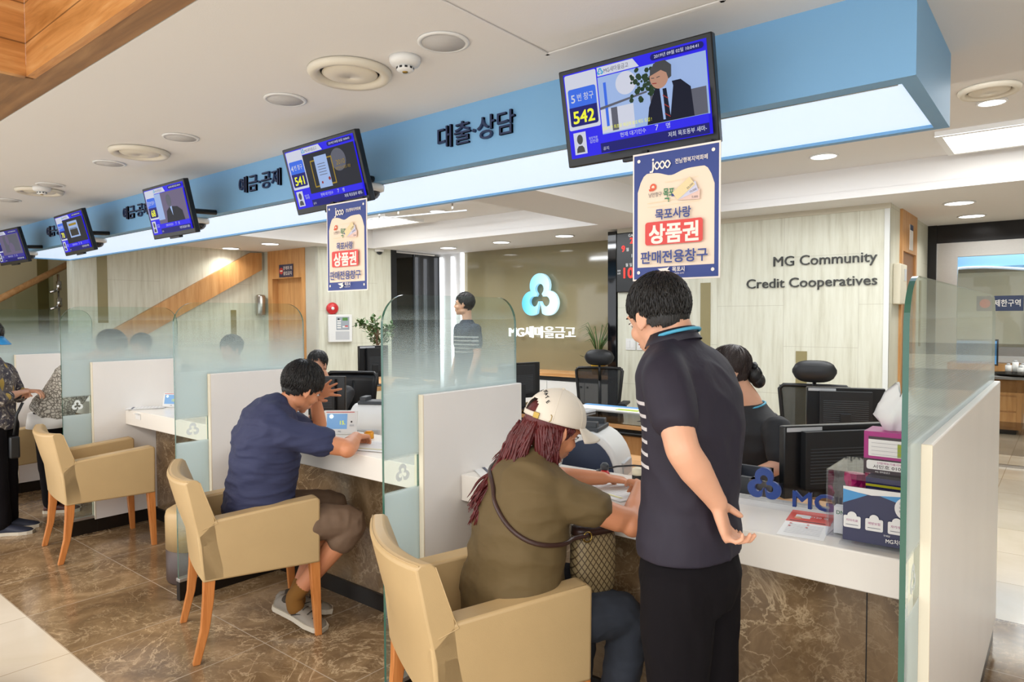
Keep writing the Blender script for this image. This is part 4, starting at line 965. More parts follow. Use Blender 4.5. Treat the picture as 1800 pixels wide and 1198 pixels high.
def plant(x, y, z, label, kind):
    t = thing('potted_plant', label, 'plant', (x, y, z))
    k = G(); k.lathe([(.001, 0), (.07, 0), (.09, .14), (.095, .16), (.08, .16), (.075, .14), (.001, .14)], M_WHITE2 if kind == 'tree' else mat('yellow_pot', '#c8a520', .4), 24); k.build('pot', t)
    rnd = random.Random(5 if kind == 'tree' else 9)
    if kind == 'tree':
        k = G(); lv = G(); k.tube([(0, 0, .12), (.02, 0, .28), (-.02, .02, .40), (.03, 0, .52)], [.018, .014, .011, .008], mat('bark', '#6d5a45', .8), 8)
        for i in range(11):
            a = rnd.random()*6.28; b = V((.0, 0, .25+.27*rnd.random())); e = b+V((.17*math.cos(a), .17*math.sin(a), .05+.12*rnd.random())); k.tube([b, b.lerp(e, .5)+V((0, 0, .02)), e], [.006, .005, .003], MC['bark'], 6)
            for j in range(30):
                c = b.lerp(e, .45+.6*rnd.random())+V([rnd.uniform(-.04, .04) for _ in range(3)]); leaf(lv, c, V([rnd.uniform(-1, 1), rnd.uniform(-1, 1), rnd.uniform(-.3, 1)]), .055, .018)
        k.build('trunk', t); lv.build('foliage', t)
    else:
        lv = G()
        for i in range(22):
            a = rnd.random()*6.28; L = .25+.25*rnd.random(); p = [V((0, 0, .13)), V((.05*math.cos(a), .05*math.sin(a), .13+L*.6)), V((.14*math.cos(a), .14*math.sin(a), .13+L)), V((.24*math.cos(a), .24*math.sin(a), .13+L*.9))]
            lv.tube(p, [.005, .006, .004, .001], M_GREEN, 4)
        for i in range(10): leaf(lv, V((rnd.uniform(-.12, .12), rnd.uniform(-.12, .12), .16+.08*rnd.random())), V((rnd.uniform(-1, 1), rnd.uniform(-1, 1), .5)), .08, .035)
        lv.build('leaves', t)
        k = G()
        for i in range(5): k.ell((rnd.uniform(-.07, .07), rnd.uniform(-.07, .07), .2+.04*rnd.random()), (.02, .02, .016), mat('yellow_flower', '#e2c21c', .6), n=8, k=6)
        k.build('flowers', t)
def leaf(g_, c, d, L, w):
    d = d.normalized(); s_ = d.cross(V((0, 0, 1))); s_ = s_.normalized() if s_.length > .01 else V((1, 0, 0)); n = d.cross(s_)
    vs = [c, c+d*L*.4+s_*w, c+d*L, c+d*L*.4-s_*w, c+d*L*.45+n*w*.25]; g_.add(vs, [(0, 1, 4), (1, 2, 4), (2, 3, 4), (3, 0, 4)], M_GREEN, True)
plant(-5.75, 4.75, .86, 'small leafy potted tree by the cream wall under the fire alarm', 'tree')
plant(-4.33, 6.92, .825, 'potted plant with long thin leaves and yellow blooms before the olive wall', 'grass')

# ================================================================== THINGS ON THE COUNTERS
def counting_machine(x, y, z, rz, label, navy=True):
    t = thing('note_counter', label, 'counting machine', (x, y, z), rz, 'white banknote counting machines')
    NV = mat('navy_machine_side', '#27344f', .4)
    k = G(); arc = [(.15*math.cos(math.radians(a))*1.0-.02, .06+.20*math.sin(math.radians(a))) for a in range(0, 181, 12)]
    body = [(.13, 0), (.13, .06)]+arc[1:-1]+[(-.17, .06), (-.17, 0)]
    k.prism(body, -.13, .13, M_WHITE2, YZ); k.build('body', t, bevel=.012, seg=3)
    if navy:
        sd = [(p[0]*.84, .008+p[1]*.84) for p in body]
        for s in (-1, 1): k = G(); k.prism(sd, s*.131, s*.137, NV, YZ); k.build('side_panel', t, bevel=.003)
    k = G(); k.box(-.10, .10, -.06, .06, .255, .275, M_DGREY); k.box(-.09, -.05, -.05, .05, .27, .30, M_DGREY); k.box(.05, .09, -.05, .05, .27, .30, M_DGREY); k.build('hopper', t, bevel=.004)
    k = G(); k.box(-.08, .08, -.175, -.15, .05, .12, M_LGREY); k.build('keypad', t, bevel=.004)
counting_machine(-1.74, 2.72, .72, R_(107), 'navy sided banknote counter before the woman in the white cap')
counting_machine(-3.30, 2.72, .72, R_(30), 'white banknote counter behind the small tablet display, seated man counter', False)
counting_machine(-3.42, 3.10, .80, R_(95), 'navy sided banknote counter farther back, right of the window 4 monitor')
t = thing('drawer_cabinet', 'low cabinet carrying the farther banknote counter', 'cabinet', (-3.42, 3.10, 0)); k = G(); k.box(-.22, .22, -.05, .25, 0, .80, M_OAK); k.build('body', t, bevel=.003)
k = G(); k.box(-.2, .2, -.06, -.05, .5, .78, M_OAK); k.build('drawer', t, bevel=.003)

def tablet(x, y, rz, label, txt='15.', s=1.0, z=.85):
    t = thing('customer_display', label, 'display', (x, y, z), rz, 'small customer displays on the counter')
    T_ = Matrix.Rotation(math.radians(-14), 4, 'X')
    k = G(); k.box(-.095*s, .095*s, -.008, .012, .005, .135*s, M_WHITE2, T_); k.build('case', t, bevel=.006, seg=3)
    f = F(T_ @ FM); f.z = .0085; f.rect(-.075*s, .03*s, .04*s, .115*s, mat('tablet_blue', '#5f86ad', .3, emit=.7)); f.disc(-.05*s, .1*s, .012*s, mat('tablet_glare', '#c9dced', .3, emit=.8))
    f.t(txt, .03*s, SY, .015*s, .055*s, bold=.03); f.rect(-.08*s, .122*s, .08*s, .126*s, M_RED); f.disc(.065*s, .07*s, .005*s, M_BLACKM); f.rect(.055*s, .045*s, .08*s, .055*s, M_LGREY); f.t('MG', .012*s, M_NAVY, 0, .012*s); f.build('display', t)
    k = G(); k.box(-.07*s, .07*s, -.01, .07, 0, .012, M_WHITE2); k.build('base', t, bevel=.004)
tablet(-3.16, 2.34, R_(38), 'small white display with blue screen beside the seated man writing hand')
tablet(-5.12, 2.30, R_(30), 'small white customer display on the counter behind the empty armchair', '12.', .8)
k = G(); k.box(-3.5, -3.28, 2.30, 2.42, .85, .875, M_LGREY); tag(k.build('desk_calculator', bevel=.004), 'grey slanted keypad on the counter left of the blue screen display', 'keypad')
k = G(); k.cyl((-2.93, 2.36, .85), (-2.93, 2.36, .885), .026, M_ORANGE, n=6); k.cyl((-2.93, 2.36, .885), (-2.93, 2.36, .89), .02, M_ORANGE, n=6); tag(k.build('ink_pad'), 'small orange ink pad right of the seated man display', 'ink pad')

def sheet(x, y, z, w, h, rz, label, cat='paper', n=1, m=M_PAPER, name='paper_sheet', group=None, lines=True, mk=None):
    t = thing(name, label, cat, (x, y, z+.0004), rz, group)
    rnd = random.Random(int(abs(x*1000+y*77)))
    for i in range(n):
        k = G(); a = rnd.uniform(-.06, .06) if n > 1 else 0; dz = i*(.0012 if n < 6 else .006)
        k.box(-w/2, w/2, -h/2, h/2, dz, dz+(.0006 if n < 6 else .0055), m, Matrix.Rotation(a, 4, 'Z')); k.build('page', t)
    if lines:
        f = F(Matrix.Translation((0, 0, dz+.001 if n < 6 else dz+.006)), .0001)
        GL = mat('form_grey_lines', '#9a9ca4', .7); YL = mat('form_yellow_band', '#e8e2a0', .7)
        for j in range(9): f.rect(-w*.42, h*(.40-j*.09), w*.42, h*(.405-j*.09), GL)
        f.rect(-w*.42, -h*.36, w*.42, -h*.31, mk or YL); f.build('printed_form', t)
    return t
sheet(-1.33, 2.22, .85, .30, .21, R_(-15), 'white form under the hands of the woman in the white cap', n=3)
sheet(-2.72, 2.22, .85, .36, .24, R_(20), 'wide stack of forms to the right of the seated man hand', n=4)
sheet(-1.83, 2.22, .85, .2, .28, R_(-35), 'papers at the left end of the counter beside the white panel, woman in cap', n=3, mk=M_NAVY)
sheet(-3.56, 2.2, .85, .16, .26, R_(10), 'coloured leaflets on the counter seen through the clear glass strip', n=3, mk=M_RED)
sheet(-5.22, 2.16, .85, .14, .25, R_(-30), 'stack of leaflets at the left end of the counter behind the empty armchair', n=5, mk=M_NAVY)
k = G(); k.box(-5.12, -5.04, 2.046, 2.049, .795, .835, M_PAPER); k.box(-5.12, -5.04, 2.03, 2.049, .835, .8365, M_PAPER); tag(k.build('price_card'), 'small white card stuck to the counter edge by the empty armchair', 'card')
k = G(); k.box(-1.80, -1.73, 2.046, 2.049, .76, .84, M_ACRYL); k.box(-1.80, -1.73, 2.044, 2.046, .77, .80, M_PAPER); tag(k.build('card_holder'), 'clear card holder hanging on the counter edge left of the woman', 'holder')
# stamp, inkpad, pen stand near the woman's form
t = thing('rubber_stamp', 'red rubber stamp standing on the counter near the written form', 'stamp', (-1.44, 2.35, .85))
k = G(); k.lathe([(.001, 0), (.026, 0), (.027, .012), (.018, .025), (.012, .04), (.001, .04)], M_RED, 24); k.build('base', t)
k = G(); k.lathe([(.001, .038), (.016, .038), (.018, .055), (.010, .065), (.001, .065)], M_DGREY, 20); k.build('handle', t)
t = thing('glue_bottle', 'small clear and black bottle beside the pen hand', 'bottle', (-1.33, 2.42, .85))
k = G(); k.cyl((0, 0, 0), (0, 0, .02), .022, M_BLACKP); k.build('cap', t); k = G(); k.lathe([(.001, .02), (.022, .02), (.022, .045), (.01, .05), (.001, .05)], mat('cream_glue', '#e7e0c6', .3), 20); k.build('body', t)
t = thing('pen_stand', 'black coiled pen stand behind the red stamp', 'pen stand', (-1.50, 2.43, .85))
k = G(); k.lathe([(.001, 0), (.03, 0), (.025, .015), (.001, .018)], M_BLACKP, 20); k.build('base', t); k = G(); k.tube([(0, 0, .015), (.05, .03, .03), (.12, .05, .04), (.22, .03, .05)], .004, M_BLACKP, 6); k.build('cord', t)
t = thing('desk_calculator', 'dark desk calculator with many keys behind the red stamp', 'calculator', (-1.52, 2.60, .722), R_(20))
k = G(); k.box(-.07, .07, -.09, .09, 0, .02, M_DGREY); k.build('case', t, bevel=.004)
f = F(step=.0003); f.z = .0202
for i in range(4):
    for j in range(5): f.rrect(-.058+i*.03, -.08+j*.024, -.036+i*.03, -.064+j*.024, .003, M_LGREY if i < 3 else M_RED)
f.rect(-.058, .05, .058, .08, mat('calc_lcd', '#8f9a86', .3)); f.build('keys', t)
k = G(); k.box(-1.86, -1.72, 2.33, 2.45, .85, .93, M_WHITE2); tag(k.build('name_block', bevel=.01), 'white slanted plastic block on the counter beneath the brim of the white cap', 'block')

# documents on the manager desk
sheet(-2.30, 4.62, .727, .30, .21, R_(10), 'thick pile of documents at the right end of the manager desk', 'papers', 9, lines=False, name='document_pile')
k = G(); k.box(-2.48, -2.12, 4.5, 4.74, .7265, .7275, M_BLACKM)
tag(k.build('desk_mat'), 'black mat under the document pile on the manager desk', 'mat')
sheet(-2.12, 5.02, .727, .30, .2, R_(5), 'blue edged papers at the back right of the manager desk', 'papers', 6, mat('pale_lilac_paper', '#b9bfe0', .7), lines=False, name='document_pile')
k = G(); k.box(-3.3, -2.45, 4.85, 5.05, .7265, .735, M_PAPER); k.box(-3.3, -2.6, 5.05, 5.1, .7265, .74, mat('sky_blue_folder', '#5fa0dc', .5)); k.box(-2.9, -2.7, 4.9, 4.96, .735, .738, mat('lime_note', '#b4cc3a', .5))
tag(k.build('plan_sheet'), 'long white plan sheet with blue border and green blot on the manager desk', 'papers')
k = G(); k.box(-3.2, -3.0, 4.62, 4.76, .7265, .745, M_LGREY); tag(k.build('telephone_base', bevel=.004), 'grey keyboard-like desk device at the left of the manager desk', 'device')
sheet(-2.28, 3.62, .61, .2, .28, R_(30), 'white papers fanned on the light oak side desk', 'papers', 8, lines=False, name='document_pile')
# right rear desk things
k = G(); k.box(-.95, -.84, 4.05, 4.12, .731, .775, M_ORANGE); tag(k.build('tape_box', bevel=.004), 'bright orange box on the rear desk beside the far monitor', 'box')
sheet(-1.15, 4.05, .7305, .28, .2, R_(10), 'white sheet with blue rim on the rear desk near the orange box', lines=False)
k = G(); k.box(-1.1, -1.02, 2.52, 2.74, .722, .90, M_DGREY); k.box(-1.02, -.90, 2.52, 2.54, .722, .90, M_DGREY); k.box(-1.02, -.90, 2.72, 2.74, .722, .90, M_DGREY); k.box(-.91, -.90, 2.52, 2.74, .722, .90, M_DGREY); k.box(-1.02, -.91, 2.54, 2.72, .82, .85, mat('violet_blue_banknotes', '#4a5bb0', .5))
tag(k.build('cash_tray'), 'dark open cash tray with blue contents beside the standing man', 'tray')

# ---- navy emblem sign in a clear block
t = thing('counter_name_sign', 'clear acrylic counter sign with navy emblem and two letters', 'sign', (-.685, 2.355, .85), R_(2))
k = G(); k.box(-.21, .20, -.03, .03, 0, .022, M_ACRYL); k.build('base', t, bevel=.002)
k = G(); k.box(-.17, .20, .0, .006, .022, .085, M_ACRYL); k.build('plate', t)
BL = mat('royal_navy_acrylic', '#1f3f86', .3)
k = G(); emblem(k, -.115, .075, .058, .028, .004, .016, BL, FM, 5); k.build('emblem', t)
k = G(); k.text('MG', .075, BL, -.02, .018, .004, depth=.012, bold=.03, M=FM, align='L', width=.125); k.text('새', .06, BL, .12, .018, .004, depth=.012, bold=.02, M=FM, align='L'); k.build('lettering', t)
# ---- leaflet
t = thing('leaflet', 'red and white leaflet lying on the counter before the emblem sign', 'leaflet', (-.625, 2.22, .8505), R_(8))
k = G(); k.box(-.065, .065, -.15, .15, 0, .0006, M_PAPER); k.build('page', t)
f = F(step=.00012); f.z = .0007; RR = mat('leaflet_red', '#d8462f', .5); f.rect(-.065, .01, .065, .15, RR); f.rect(-.045, .06, .0, .10, M_PAPER); f.t('문자/120 명', .022, M_PAPER, .01, .08, width=.08, bold=.02); f.rect(-.055, .02, .05, .028, M_BLACKM); f.disc(-.035, .06, .012, mat('peach_print', '#e0a27c', .6))
for i in range(8): f.rect(-.05, -.02-i*.014, .05, -.018-i*.014, mat('form_grey_lines', '#9a9ca4', .7))
for i in range(4): f.disc(-.045+(i % 2)*.05, -.014-.03*(i//2), .004, RR)
f.build('print', t)
# ---- clear acrylic box with navy packs inside
t = thing('acrylic_box', 'clear acrylic box holding navy and pink packs at the counter end', 'box', (-.425, 2.26, .85))
k = G()
for b in ((-.125, .125, -.12, -.116, 0, .195), (-.125, .125, .116, .12, 0, .195), (-.125, -.121, -.116, .116, 0, .195), (.121, .125, -.116, .116, 0, .195), (-.121, .121, -.116, .116, 0, .004), (-.125, .125, -.12, .12, .1955, .199)): k.box(*b, M_ACRYL)
k.build('walls', t)
PKN = mat('pack_navy', '#231e58', .4); PKY = mat('pack_yellow', '#e6dc28', .4)
t = thing('gift_pack', 'navy pack with yellow stripes and white characters inside the acrylic box', 'pack', (-.40, 2.17, .855))
k = G(); k.box(-.05, .10, 0, .09, 0, .18, PKN); k.build('box', t)
f = F(FM); f.z = .0005; f.rect(-.05, .155, .10, .162, PKY); f.rect(-.05, .03, .10, .036, PKY); f.t('동', .05, M_PAPER, -.022, .095, bold=.03); f.t('자표', .022, PKY, -.02, .06); f.build('print', t)
t = thing('gift_pack', 'white pack at the left corner inside the acrylic box', 'pack', (-.505, 2.17, .855)); k = G(); k.box(-.03, .02, 0, .03, 0, .08, M_PAPER); k.build('box', t)
f = F(FM); f.z = .0005; f.t('DN', .016, PG, -.012, .058, bold=.02); f.build('print', t)
for i, (x, y, lab) in enumerate(((-.50, 2.27, 'pink foil bag in the acrylic box, left one'), (-.46, 2.31, 'pink foil bag in the acrylic box, right one behind the navy pack'))):
    k = G(); rnd = random.Random(i); rings = []
    for j in range(8):
        v = j/7; rings.append([V((x+.028*math.cos(a)*(1+.25*rnd.uniform(-1, 1)), y+.02*math.sin(a)*(1+.25*rnd.uniform(-1, 1)), .856+.165*v)) for a in [2*PI*q/10 for q in range(10)]])
    k.loft(rings, mat('pink_foil', '#c8246e', .22, .4), True, False); tag(k.build('foil_bag'), lab, 'bag', 'pink foil bags in the acrylic box')
# ---- tissue box
t = thing('tissue_box', 'magenta and dark brown tissue box with a white tissue on the acrylic box', 'tissue box', (-.375, 2.22, 1.0495))
MG1 = mat('tissue_magenta', '#a8267c', .4); MG2 = mat('tissue_brown', '#3b2a30', .4); MG3 = mat('tissue_print_green', '#9aa82c', .5)
k = G(); k.box(-.08, .09, -.055, .055, .04, .12, MG1); k.box(-.0802, .0902, -.0552, .0552, 0, .042, MG2); k.build('box', t)
f = F(FM @ Matrix.Translation((0, 0, .0555))); f.rrect(-.068, .05, .085, .102, .003, M_PAPER); f.rect(-.068, .098, .085, .106, MG2); f.rect(.006, .052, .018, .09, MG3); f.rect(.045, .064, .07, .078, MG1)
for i in range(4): f.rect(-.06, .055+i*.011, .08, .0557+i*.011, mat('form_grey_lines', '#9a9ca4', .7))
f.rrect(-.072, .012, .085, .038, .006, M_PAPER); f.t('서민호 010-4083-4', .012, MG2, .005, .016, bold=.02, width=.12); f.t('신협재능기술서비스터 본 리', .007, MG1, .005, .029, width=.1); f.t('MG 새마을금고', .006, M_PAPER, -.03, .004); f.build('print', t)
k = G(); rnd = random.Random(11); rings = []; N = 22
for j, (z, r) in enumerate(((.119, .022), (.14, .034), (.165, .05), (.19, .040), (.215, .028), (.24, .008))):
    rings.append([V(((r*(1+.38*math.cos(3*a+j*.7))+.004*rnd.uniform(-1, 1))*math.cos(a)+(j-1)*.004-.012, (r*.6*(1+.3*math.cos(4*a+1)))*math.sin(a), z+.022*math.cos(2*a+.5)*(j/5))) for a in [2*PI*q/N for q in range(N)]])
k.loft(rings, mat('soft_tissue', '#efefee', .8), False, True); k.build('tissue', t)
# ---- card stand with printed leaflet
t = thing('leaflet_stand', 'clear stand with a dark blue printed card at the front corner of the counter', 'stand', (-.40, 2.10, .85), R_(3))
k = G(); k.box(-.10, .10, -.012, .03, 0, .008, M_ACRYL); k.box(-.095, .095, -.0005, .0, .008, .17, M_ACRYL); k.build('holder', t)
f = F(FM); f.z = .0022; CN = mat('card_navy', '#2c2f52', .4); CB = mat('card_blue', '#4d97cf', .5)
f.rect(-.092, .014, .095, .168, CN); f.poly([(-.092, .168), (.095, .168), (.095, .160), (-.02, .150), (-.092, .158)], M_PAPER); f.poly([(-.092, .160), (-.03, .150), (-.06, .135), (-.092, .12)], CB); f.poly([(.0, .152), (.095, .160), (.04, .14)], CB)
f.disc(.07, .125, .033, M_PAPER)
for i in range(3): f.t(('큰 힘 되는 날빈', '요금처럼 MG금고도', '행복을 풀리는')[i], .0075, CN, .068, .136-i*.011, width=.04)
for i in range(3):
    cx = -.068+i*.056; f.rrect(cx-.022, .052, cx+.022, .086, .004, M_PAPER); f.disc(cx, .086, .012, M_PAPER); f.t(('치아치료', '예방보험', '자기개발')[i], .0085, MG1, cx, .070, width=.03); f.rect(cx-.016, .060, cx+.016, .0612, CN)
f.t('MG치아보험', .015, M_PAPER, .05, .026, bold=.02, width=.065); f.t('무배당', .006, M_PAPER, .02, .043); f.build('card', t)

# ================================================================== OFFICE BEYOND THE GLASS WALL
t = thing('drawer_desk', 'oak drawer desk with a pale curved leg seen through the glass wall', 'desk', (-.95, 10.9, 0))
k = G(); k.box(-.6, .5, -.3, .3, .06, .70, M_OAK); k.box(-.58, .45, -.28, .28, 0, .06, M_BLACKM); k.build('body', t)
for i in range(3): k = G(); k.box(-.25, .45, -.312, -.30, .1+i*.2, .28+i*.2, M_OAK); d = k.build('drawer', t, bevel=.002); k = G(); k.box(-.2, -.1, -.33, -.31, .18+i*.2, .2+i*.2, M_CHROME); k.build('handle', d)
k = G(); k.box(-.8, 1.2, -.4, .4, .70, .735, M_LGREY); k.build('top', t, bevel=.004)
k = G(); k.tube([(.7, -.3, 0), (.62, -.3, .35), (.72, -.3, .70)], .03, M_WHITE2, 8); k.build('leg', t)
t = thing('stationery_tray', 'dark tray of white bottles and boxes on the desk beyond the glass', 'tray', (-.45, 10.8, .735))
k = G(); k.lathe([(.001, 0), (.26, 0), (.32, .03), (.30, .03), (.25, .01), (.001, .01)], M_BLACKP, 30); k.build('tray', t)
for i, (x, y, h) in enumerate(((-.15, 0, .12), (-.08, .05, .16), (0, 0, .13), (.08, .03, .15), (.15, -.02, .28), (-.02, -.1, .1))):
    k = G(); k.cyl((x, y, .01), (x, y, .01+h), .035, M_WHITE2, n=14); k.cyl((x, y, .01+h), (x, y, .03+h), .02, M_LGREY, n=12); k.build('bottle', t)
t = thing('desk_monitor', 'monitor with blue picture in the office beyond the glass wall', 'monitor', (-1.0, 11.0, .735), R_(10))
k = G(); k.box(-.28, .28, 0, .03, .1, .45, M_BLACKP); k.box(-.26, .26, -.002, 0, .12, .43, mat('monitor_blue', '#4a86b8', .3, emit=.5)); k.build('display', t); k = G(); k.box(-.03, .03, 0, .04, 0, .12, M_BLACKP); k.box(-.12, .12, -.08, .1, 0, .012, M_BLACKP); k.build('stand', t)
office_chair(-1.35, 12.3, R_(200), 'grey brown office chair in the room beyond the glass wall', .05, False, True)
k = G(); k.box(-.55, -.2, 13.44, 13.5, 1.1, 1.55, mat('pale_lilac_notice', '#c9c6dd', .6)); tag(k.build('wall_notice'), 'pale lilac notice on the far cream wall beyond the glass', 'notice')
k = G(); k.box(-1.0, -.2, 13.2, 13.49, .751, 1.0, M_WHITE2); tag(k.build('storage_box', bevel=.01), 'white storage boxes along the far cream wall beyond the glass', 'box')
k = G(); k.box(-1.1, 1.0, 13.0, 13.49, 0, .75, M_OAK); tag(k.build('low_cabinet', bevel=.005), 'low oak cabinet along the far cream wall beyond the glass', 'cabinet')
# ================================================================== PEOPLE
SK = mat('skin_light', '#d9a385', .5, var=.05, scale=7, bump=.03, bscale=400, sss=.08)
SKT = mat('skin_tan', '#cf8a63', .48, var=.06, scale=7, bump=.03, bscale=400, sss=.08)
HAIRB = mat('black_hair', '#15110f', .42, bump=.3, bscale=300, stretch=(1, 1, .15))
HAIRR = mat('wine_red_hair', '#5a1a1a', .38, var=.35, scale=22, bump=.3, bscale=260, stretch=(1, 1, .2))
EYEW = mat('eye_white', '#e4dfd8', .25); EYEB = mat('eye_dark', '#1a120e', .15); LIP = mat('lip_colour', '#b5655a', .45)
RB = mat('remesh_tmp', '#ffffff')
def fuse(k, voxel, smooth=6, fac=.5, crease=None, amp=0, sc=9, stretch=None, seed=0):
    """union of overlapping closed shapes into one continuous skin"""
    me = bpy.data.meshes.new('m'); bmesh.ops.recalc_face_normals(k.bm, faces=k.bm.faces); k.bm.to_mesh(me); k.bm.free(); k.bm = bmesh.new()
    o = bpy.data.objects.new('m', me); COL.objects.link(o)
    r = o.modifiers.new('r', 'REMESH'); r.mode = 'VOXEL'; r.voxel_size = voxel; r.use_smooth_shade = True
    s = o.modifiers.new('s', 'SMOOTH'); s.factor = fac; s.iterations = smooth
    m2 = bpy.data.meshes.new_from_object(o.evaluated_get(bpy.context.evaluated_depsgraph_get()))
    bpy.data.objects.remove(o); bpy.data.meshes.remove(me)
    if amp:
        for v, n in zip(m2.vertices, [v.normal.copy() for v in m2.vertices]):
            p = v.co
            q = V((p.x*sc, p.y*sc, p.z*sc)) if stretch is None else V([p[i]*sc*stretch[i] for i in range(3)])
            d = noise.noise(q+V((seed, seed*2, 0)))+.5*noise.noise(q*2.3+V((0, 0, seed)))
            rdg = 1-abs(noise.noise(q*1.2+V((7, seed, 3))))*3
            v.co = v.co+n*amp*(d*.8+max(0, rdg)*.7)
    k.bm.from_mesh(m2); bpy.data.meshes.remove(m2)
    for f in k.bm.faces: f.smooth = True; f.material_index = 0
    k.mats = k.mats[:1]
    return k
def limb(k, pts, rad, m, n=16, flat=None):
    """tapered limb through the joints with rounded ends"""
    P = [V(p) for p in pts]; out = []; R = []
    for i in range(len(P)-1):
        for j in range(5):
            t = j/5; out.append(P[i].lerp(P[i+1], t)); R.append(rad[i]+(rad[i+1]-rad[i])*t)
    out.append(P[-1]); R.append(rad[-1])
    # soften joints
    for _ in range(2):
        q = [p.copy() for p in out]
        for i in range(1, len(out)-1): q[i] = out[i]*.6+(out[i-1]+out[i+1])*.2
        out = q
    k.tube(out, R, m, n, roundcap=True)
def hand(k, w, d, nrm, thumb, curl, m, s=1.0, spread=.06, tcurl=.3):
    """palm, four unequal bent fingers and a thumb from the side of the palm. returns nothing"""
    w, d, nrm = V(w), V(d).normalized(), V(nrm); nrm = (nrm-d*nrm.dot(d)).normalized(); t = d.cross(nrm)*thumb
    rings = []
    for u, a, b in ((-.012, .024, .019), (.01, .027, .017), (.035, .036, .016), (.065, .041, .014), (.088, .040, .012), (.098, .034, .009)):
        rings.append(k.ering(w+d*u*s-nrm*.002, t, nrm, a*s, b*s, 16, 2.4))
    k.loft(rings, m)
    cs = curl if isinstance(curl, (list, tuple)) else [curl]*4
    for i, (o_, L, r) in enumerate(((.030, .072, .0088), (.010, .080, .0090), (-.011, .074, .0086), (-.030, .058, .0076))):
        a = 0; p = w+d*(.088-.004*abs(i-1))*s+t*o_*s; pts = [p-d*.015*s, p]; rr_ = [r*s*1.02, r*s]
        side = t*(1.5-i)*spread
        for q, f in enumerate((.45, .31, .24)):
            a += cs[i]*(1.0 if q else .8); dr = (d*math.cos(a)+nrm*math.sin(a)+side*math.cos(a)).normalized()
            pts.append(pts[-1]+dr*L*f*s); rr_.append(r*s*(.97, .9, .78)[q])
        k.tube(pts, rr_, m, 10, roundcap=True)
    b = w+d*.022*s+t*.022*s; d1 = (d*.55+t*.75+nrm*.35).normalized(); d2 = (d*.85+t*(.45-tcurl*.9)+nrm*(.25+tcurl)).normalized()
    k.tube([b-d1*.01*s, b+d1*.020*s, b+d1*.036*s, b+d1*.036*s+d2*.020*s, b+d1*.036*s+d2*.036*s], [.015*s, .0135*s, .0110*s, .0100*s, .0082*s], m, 10, roundcap=True)
def headM(c, fwd, up_=(0, 0, 1)):
    f = V(fwd).normalized(); u = V(up_); u = (u-f*u.dot(f)).normalized(); r = f.cross(u)
    M = Matrix((r, f, u)).transposed().to_4x4(); M.translation = V(c); return M
def head_shape(k, M, m, s=1.0, ears=True):
    S_ = M @ Matrix.Scale(s, 4)
    def e(c, r): k.ell(c, r, m, S_, 24, 16)
    e((0, -.012, .036), (.074, .092, .084)); e((0, .012, -.012), (.066, .074, .085)); e((0, .030, -.055), (.052, .056, .052)); e((0, .066, -.090), (.021, .018, .018))
    e((0, .052, .020), (.056, .036, .045)); e((.034, .058, -.028), (.026, .026, .028)); e((-.034, .058, -.028), (.026, .026, .028))
    e((0, .074, -.062), (.026, .020, .020)); e((.045, .0, -.065), (.018, .035, .026)); e((-.045, .0, -.065), (.018, .035, .026))
    k.tube([(0, .082, .016), (0, .093, -.004), (0, .103, -.022)], [.007, .009, .012], m, 12, M=S_, roundcap=True); e((.010, .092, -.027), (.008, .009, .007)); e((-.010, .092, -.027), (.008, .009, .007))
    e((0, .089, -.052), (.020, .009, .005)); e((0, .088, -.062), (.017, .009, .006)); e((.03, .078, .030), (.02, .010, .006)); e((-.03, .078, .030), (.02, .010, .006))
    if ears:
        for x in (-1, 1):
            T_ = S_ @ Matrix.Translation((x*.074, -.008, -.006)) @ Matrix.Rotation(x*-.35, 4, 'Z') @ Matrix.Rotation(.2, 4, 'X')
            k.ell((0, 0, 0), (.006, .017, .028), m, T_, 16, 10); ring = [(x*.006, .017*math.cos(a)-.002, .030*math.sin(a)) for a in [PI*2*i/20 for i in range(20)] if not (-.9 < math.cos(a-.2)*-1 < -.75)]
            k.tube([(x*.005, .016*math.cos(a), .029*math.sin(a)) for a in [-1.2+i*.34 for i in range(0, 14)]], .0042, m, 8, M=T_); k.ell((x*.002, .006, -.026), (.006, .008, .009), m, T_, 10, 8)
def face_bits(M, par, s=1.0, name='face', closed=False, lips=True):
    S_ = M @ Matrix.Scale(s, 4)
    k = G()
    for x in (-.031, .031):
        k.ell((x, .0755, .006), (.0145, .010, .0058), EYEW, S_, 16, 10)
    k.build('eye', par, world=True)
    k = G()
    for x in (-.031, .031): k.ell((x, .0815, .005), (.0058, .005, .0055), EYEB, S_, 12, 8); k.tube([(x-.016, .078, .008), (x-.006, .0865, .0125), (x+.006, .0865, .0125), (x+.016, .078, .008)], .0016, EYEB, 6, M=S_)
    k.build('iris', par, world=True)
    k = G()
    for x in (-.031, .031): k.tube([(x-.019, .079, .026), (x, .090, .032), (x+.019, .079, .027)], [.002, .0034, .0018], HAIRB, 6, M=S_)
    k.build('eyebrow', par, world=True)
    if lips:
        k = G(); k.ell((0, .0925, -.0525), (.019, .006, .0035), LIP, S_, 16, 8); k.ell((0, .092, -.0605), (.016, .006, .0045), LIP, S_, 16, 8); k.build('lips', par, world=True)
